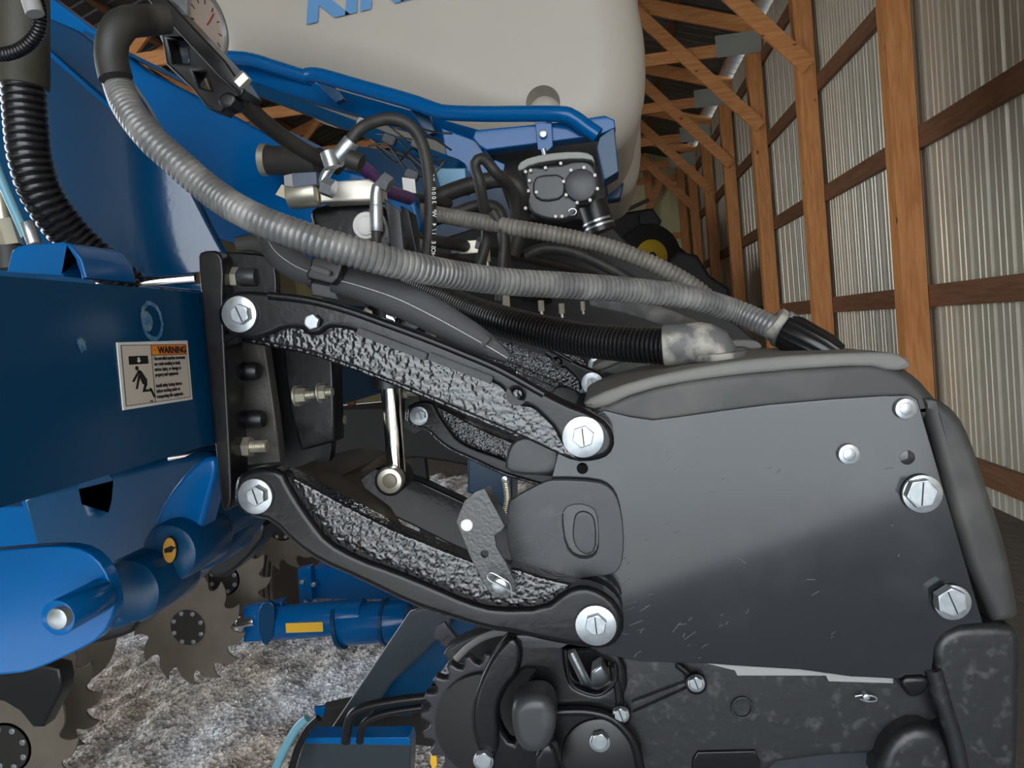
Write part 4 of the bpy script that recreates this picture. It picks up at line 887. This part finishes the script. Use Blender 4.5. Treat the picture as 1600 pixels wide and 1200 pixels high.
link('leg', bar(P(690, 935, 3.08), Vector((P(690, 935, 3.08).x, 3.08, 0)), .05, .05), BLUE, bx)
ty = thing('transport_tyre', 'ribbed brown tyre tread seen behind the spiked wheels', 'tyre', P(447, 900, 3.6))
for i in range(6):
    link('tread_rib', cyl(P(424 + i * 7.5, 898, 3.6), P(430 + i * 7.5, 898, 3.6), .30, bev=.006, seg=36), TYRE, ty)
link('carcass', cyl(P(424, 898, 3.6), P(467, 898, 3.6), .29, seg=36), TYRE, ty)
bm_ = thing('draw_beam', 'dark blue steel beam slanting up from bottom centre', 'beam', P(580, 1070, 1.7))
link('beam', prism([(455, 1230), (640, 955), (672, 945), (712, 945), (700, 985), (610, 1070), (505, 1230)], 1.75, .10, .006, 0), mat('dark_blue_grey_paint', (.022, .034, .042), .4, coat=.4), bm_)
link('side', prism([(640, 960), (760, 950), (740, 990), (700, 1035), (640, 1120), (560, 1120), (600, 1060)], 1.82, .2, .006, 0), BLUE, bm_)
link('foot_plate', prism([(475, 1158), (636, 1154), (642, 1165), (640, 1240), (450, 1240)], 1.60, .05, .004, 0), bpy.data.materials['dark_blue_grey_paint'], bm_)
link('plate_edge', prism([(478, 1153), (638, 1152), (642, 1165), (474, 1162)], 1.595, .05, .002, 0), BLUE2, bm_)
link('tab', prism([(490, 1106), (508, 1104), (505, 1120), (494, 1124)], 1.6, .01, .002, 0), BLUE2, bm_)
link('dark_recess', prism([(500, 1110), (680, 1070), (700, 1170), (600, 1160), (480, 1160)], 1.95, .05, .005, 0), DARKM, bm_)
hyd('pale blue hose rising from the bottom edge beside the slanting beam', [(420, 1230, 1.5), (440, 1180, 1.5), (462, 1140, 1.5), (480, 1122, 1.5)], .009, LBLUE)
hyd('black hose rising beside the pale blue one at the bottom', [(452, 1215, 1.52), (465, 1170, 1.52), (480, 1140, 1.52), (498, 1122, 1.52)], .008, HOSEK)
hyd('black hose crossing over the foot plate of the slanting beam', [(540, 1160, 1.5), (548, 1120, 1.5), (570, 1105, 1.5), (620, 1095, 1.5), (680, 1088, 1.5)], .010, HOSEK)
hyd('second black hose below the crossing one at the foot plate', [(562, 1160, 1.5), (570, 1130, 1.5), (600, 1115, 1.5), (660, 1105, 1.5)], .008, HOSEK)

cw = thing('toothed_closing_wheel', 'dark toothed wheel with flat side disc below the lower parallel arm', 'wheel', P(760, 1130, 1.15))
c = P(765, 1130, 1.12); lp = []
for k in range(21):
    for f, r in ((0, 1.0), (.14, 1.0), (.3, .90), (.5, .86), (.7, .90), (.86, 1.0)):
        a = 2 * PI * (k + f) / 21; lp.append((c.x + .108 * r * math.cos(a), c.z + .108 * r * math.sin(a)))
link('toothed_rim', flat([lp], .02, .004, lambda q: Vector((q.x, 1.13 - q.z, q.y)), 3), mat('worn_dark_steel', (.05, .047, .055), .35, metal=.4), cw)
link('side_disc', cyl(c - Vector((0, .012, 0)), c, .083, bev=.002, seg=48), DARKM, cw)
w2 = thing('depth_wheel', 'grey-rimmed wheel behind the toothed one, above it', 'wheel', P(760, 1020, 1.3))
link('rim', prism([(690, 1018), (720, 1000), (760, 985), (800, 985), (790, 1020), (730, 1040), (700, 1036)], 1.3, .04, .006, 1), GREYM, w2)
link('edge', hose([(712, 1030, 1.29), (735, 1008, 1.29), (765, 992, 1.29), (800, 986, 1.29)], .006), SCUFF, w2)
link('axle_arm', bar(P(765, 1010, 1.36), P(880, 820, 1.5), .05, .03), BLACK, w2)
cr = thing('clutter_frame', 'dull black made-up frame for the dark clutter between the parallel arms', 'frame', P(640, 700, 2.9))
link('cross_member', prism([(505, 640), (600, 636), (700, 660), (790, 700), (790, 740), (700, 722), (650, 715), (600, 722), (505, 730)], 2.9, .12, .01, 0), DARKM, cr)  # invented black shapes that darken the view between the arms
link('upright', prism([(520, 640), (560, 640), (570, 780), (530, 780)], 2.95, .1, .01, 0), DARKM, cr)
link('leg', bar(P(655, 710, 2.95), Vector((P(655, 710, 2.95).x, 2.95, 0)), .05, .05), DARKM, cr)
link('blue_box', prism([(730, 715), (800, 735), (800, 800), (730, 770)], 2.7, .2, .01, 0), BLUE, cr)
for (px, py, a) in ((690, 990, 0), (700, 1000, .6)):
    tag(link('hooked_tooth', prism([(px - 12, py + 8), (px - 8, py - 10), (px + 4, py - 18), (px + 12, py - 8), (px + 22, py + 4), (px + 32, py + 26), (px + 24, py + 22), (px + 10, py + 4), (px + 2, py + 14)], 1.4 + a * .1, .01, .002, 0), bpy.data.materials['worn_dark_steel']), ('curved steel tine under the lower arm, front one' if not a else 'curved steel tine under the lower arm, hind one'), 'tine')
tag(link('small_yellow_tag', prism([(673, 1178), (681, 1176), (683, 1195), (677, 1208), (672, 1192)], 1.55, .004, .001, 0), YEL), 'small yellow tag hanging beside the toothed wheel', 'tag')

# ================================================================== FAR MACHINE
fm = thing('parked_machine', 'dark green machine with a yellow wheel rim in the dim far end of the barn', 'machine', P(1010, 400, 11))
c = P(1014, 402, 11.0)
ax = Vector((.35, -1, 0)).normalized()
link('tyre', cyl(c - ax * .12, c + ax * .1, .46, bev=.05, seg=36), mat('black_tyre', (.012, .012, .012), .8), fm)
link('rim', cyl(c + ax * .08, c + ax * .12, .235, bev=.02, seg=28), mat('yellow_rim', (.55, .36, .02), .5), fm)
link('rim_centre', cyl(c + ax * .12, c + ax * .125, .06, seg=20), GREEN, fm)
link('body', prism([(930, 350), (960, 335), (985, 330), (1015, 325), (1032, 345), (1030, 358), (1080, 400), (1095, 440), (1110, 642), (940, 648), (935, 420)], 11.6, 1.2, .05, 0), DARKM, fm)
link('frame', bar(P(975, 330, 11), P(1014, 312, 11), .05, .05), DARKM, fm); link('panel', prism([(998, 330), (1020, 325), (1034, 345), (1028, 358), (1000, 350)], 11.2, .3, .03, 0), DARKM, fm)
fm2 = thing('parked_implement', 'nearly black parked implement along the foot of the far wall', 'machine', P(1100, 480, 9.5))
link('body', prism([(1010, 440), (1060, 392), (1090, 398), (1110, 430), (1140, 450), (1150, 655), (1010, 668)], 9.5, 1.0, .05, 0), DARKM, fm2)
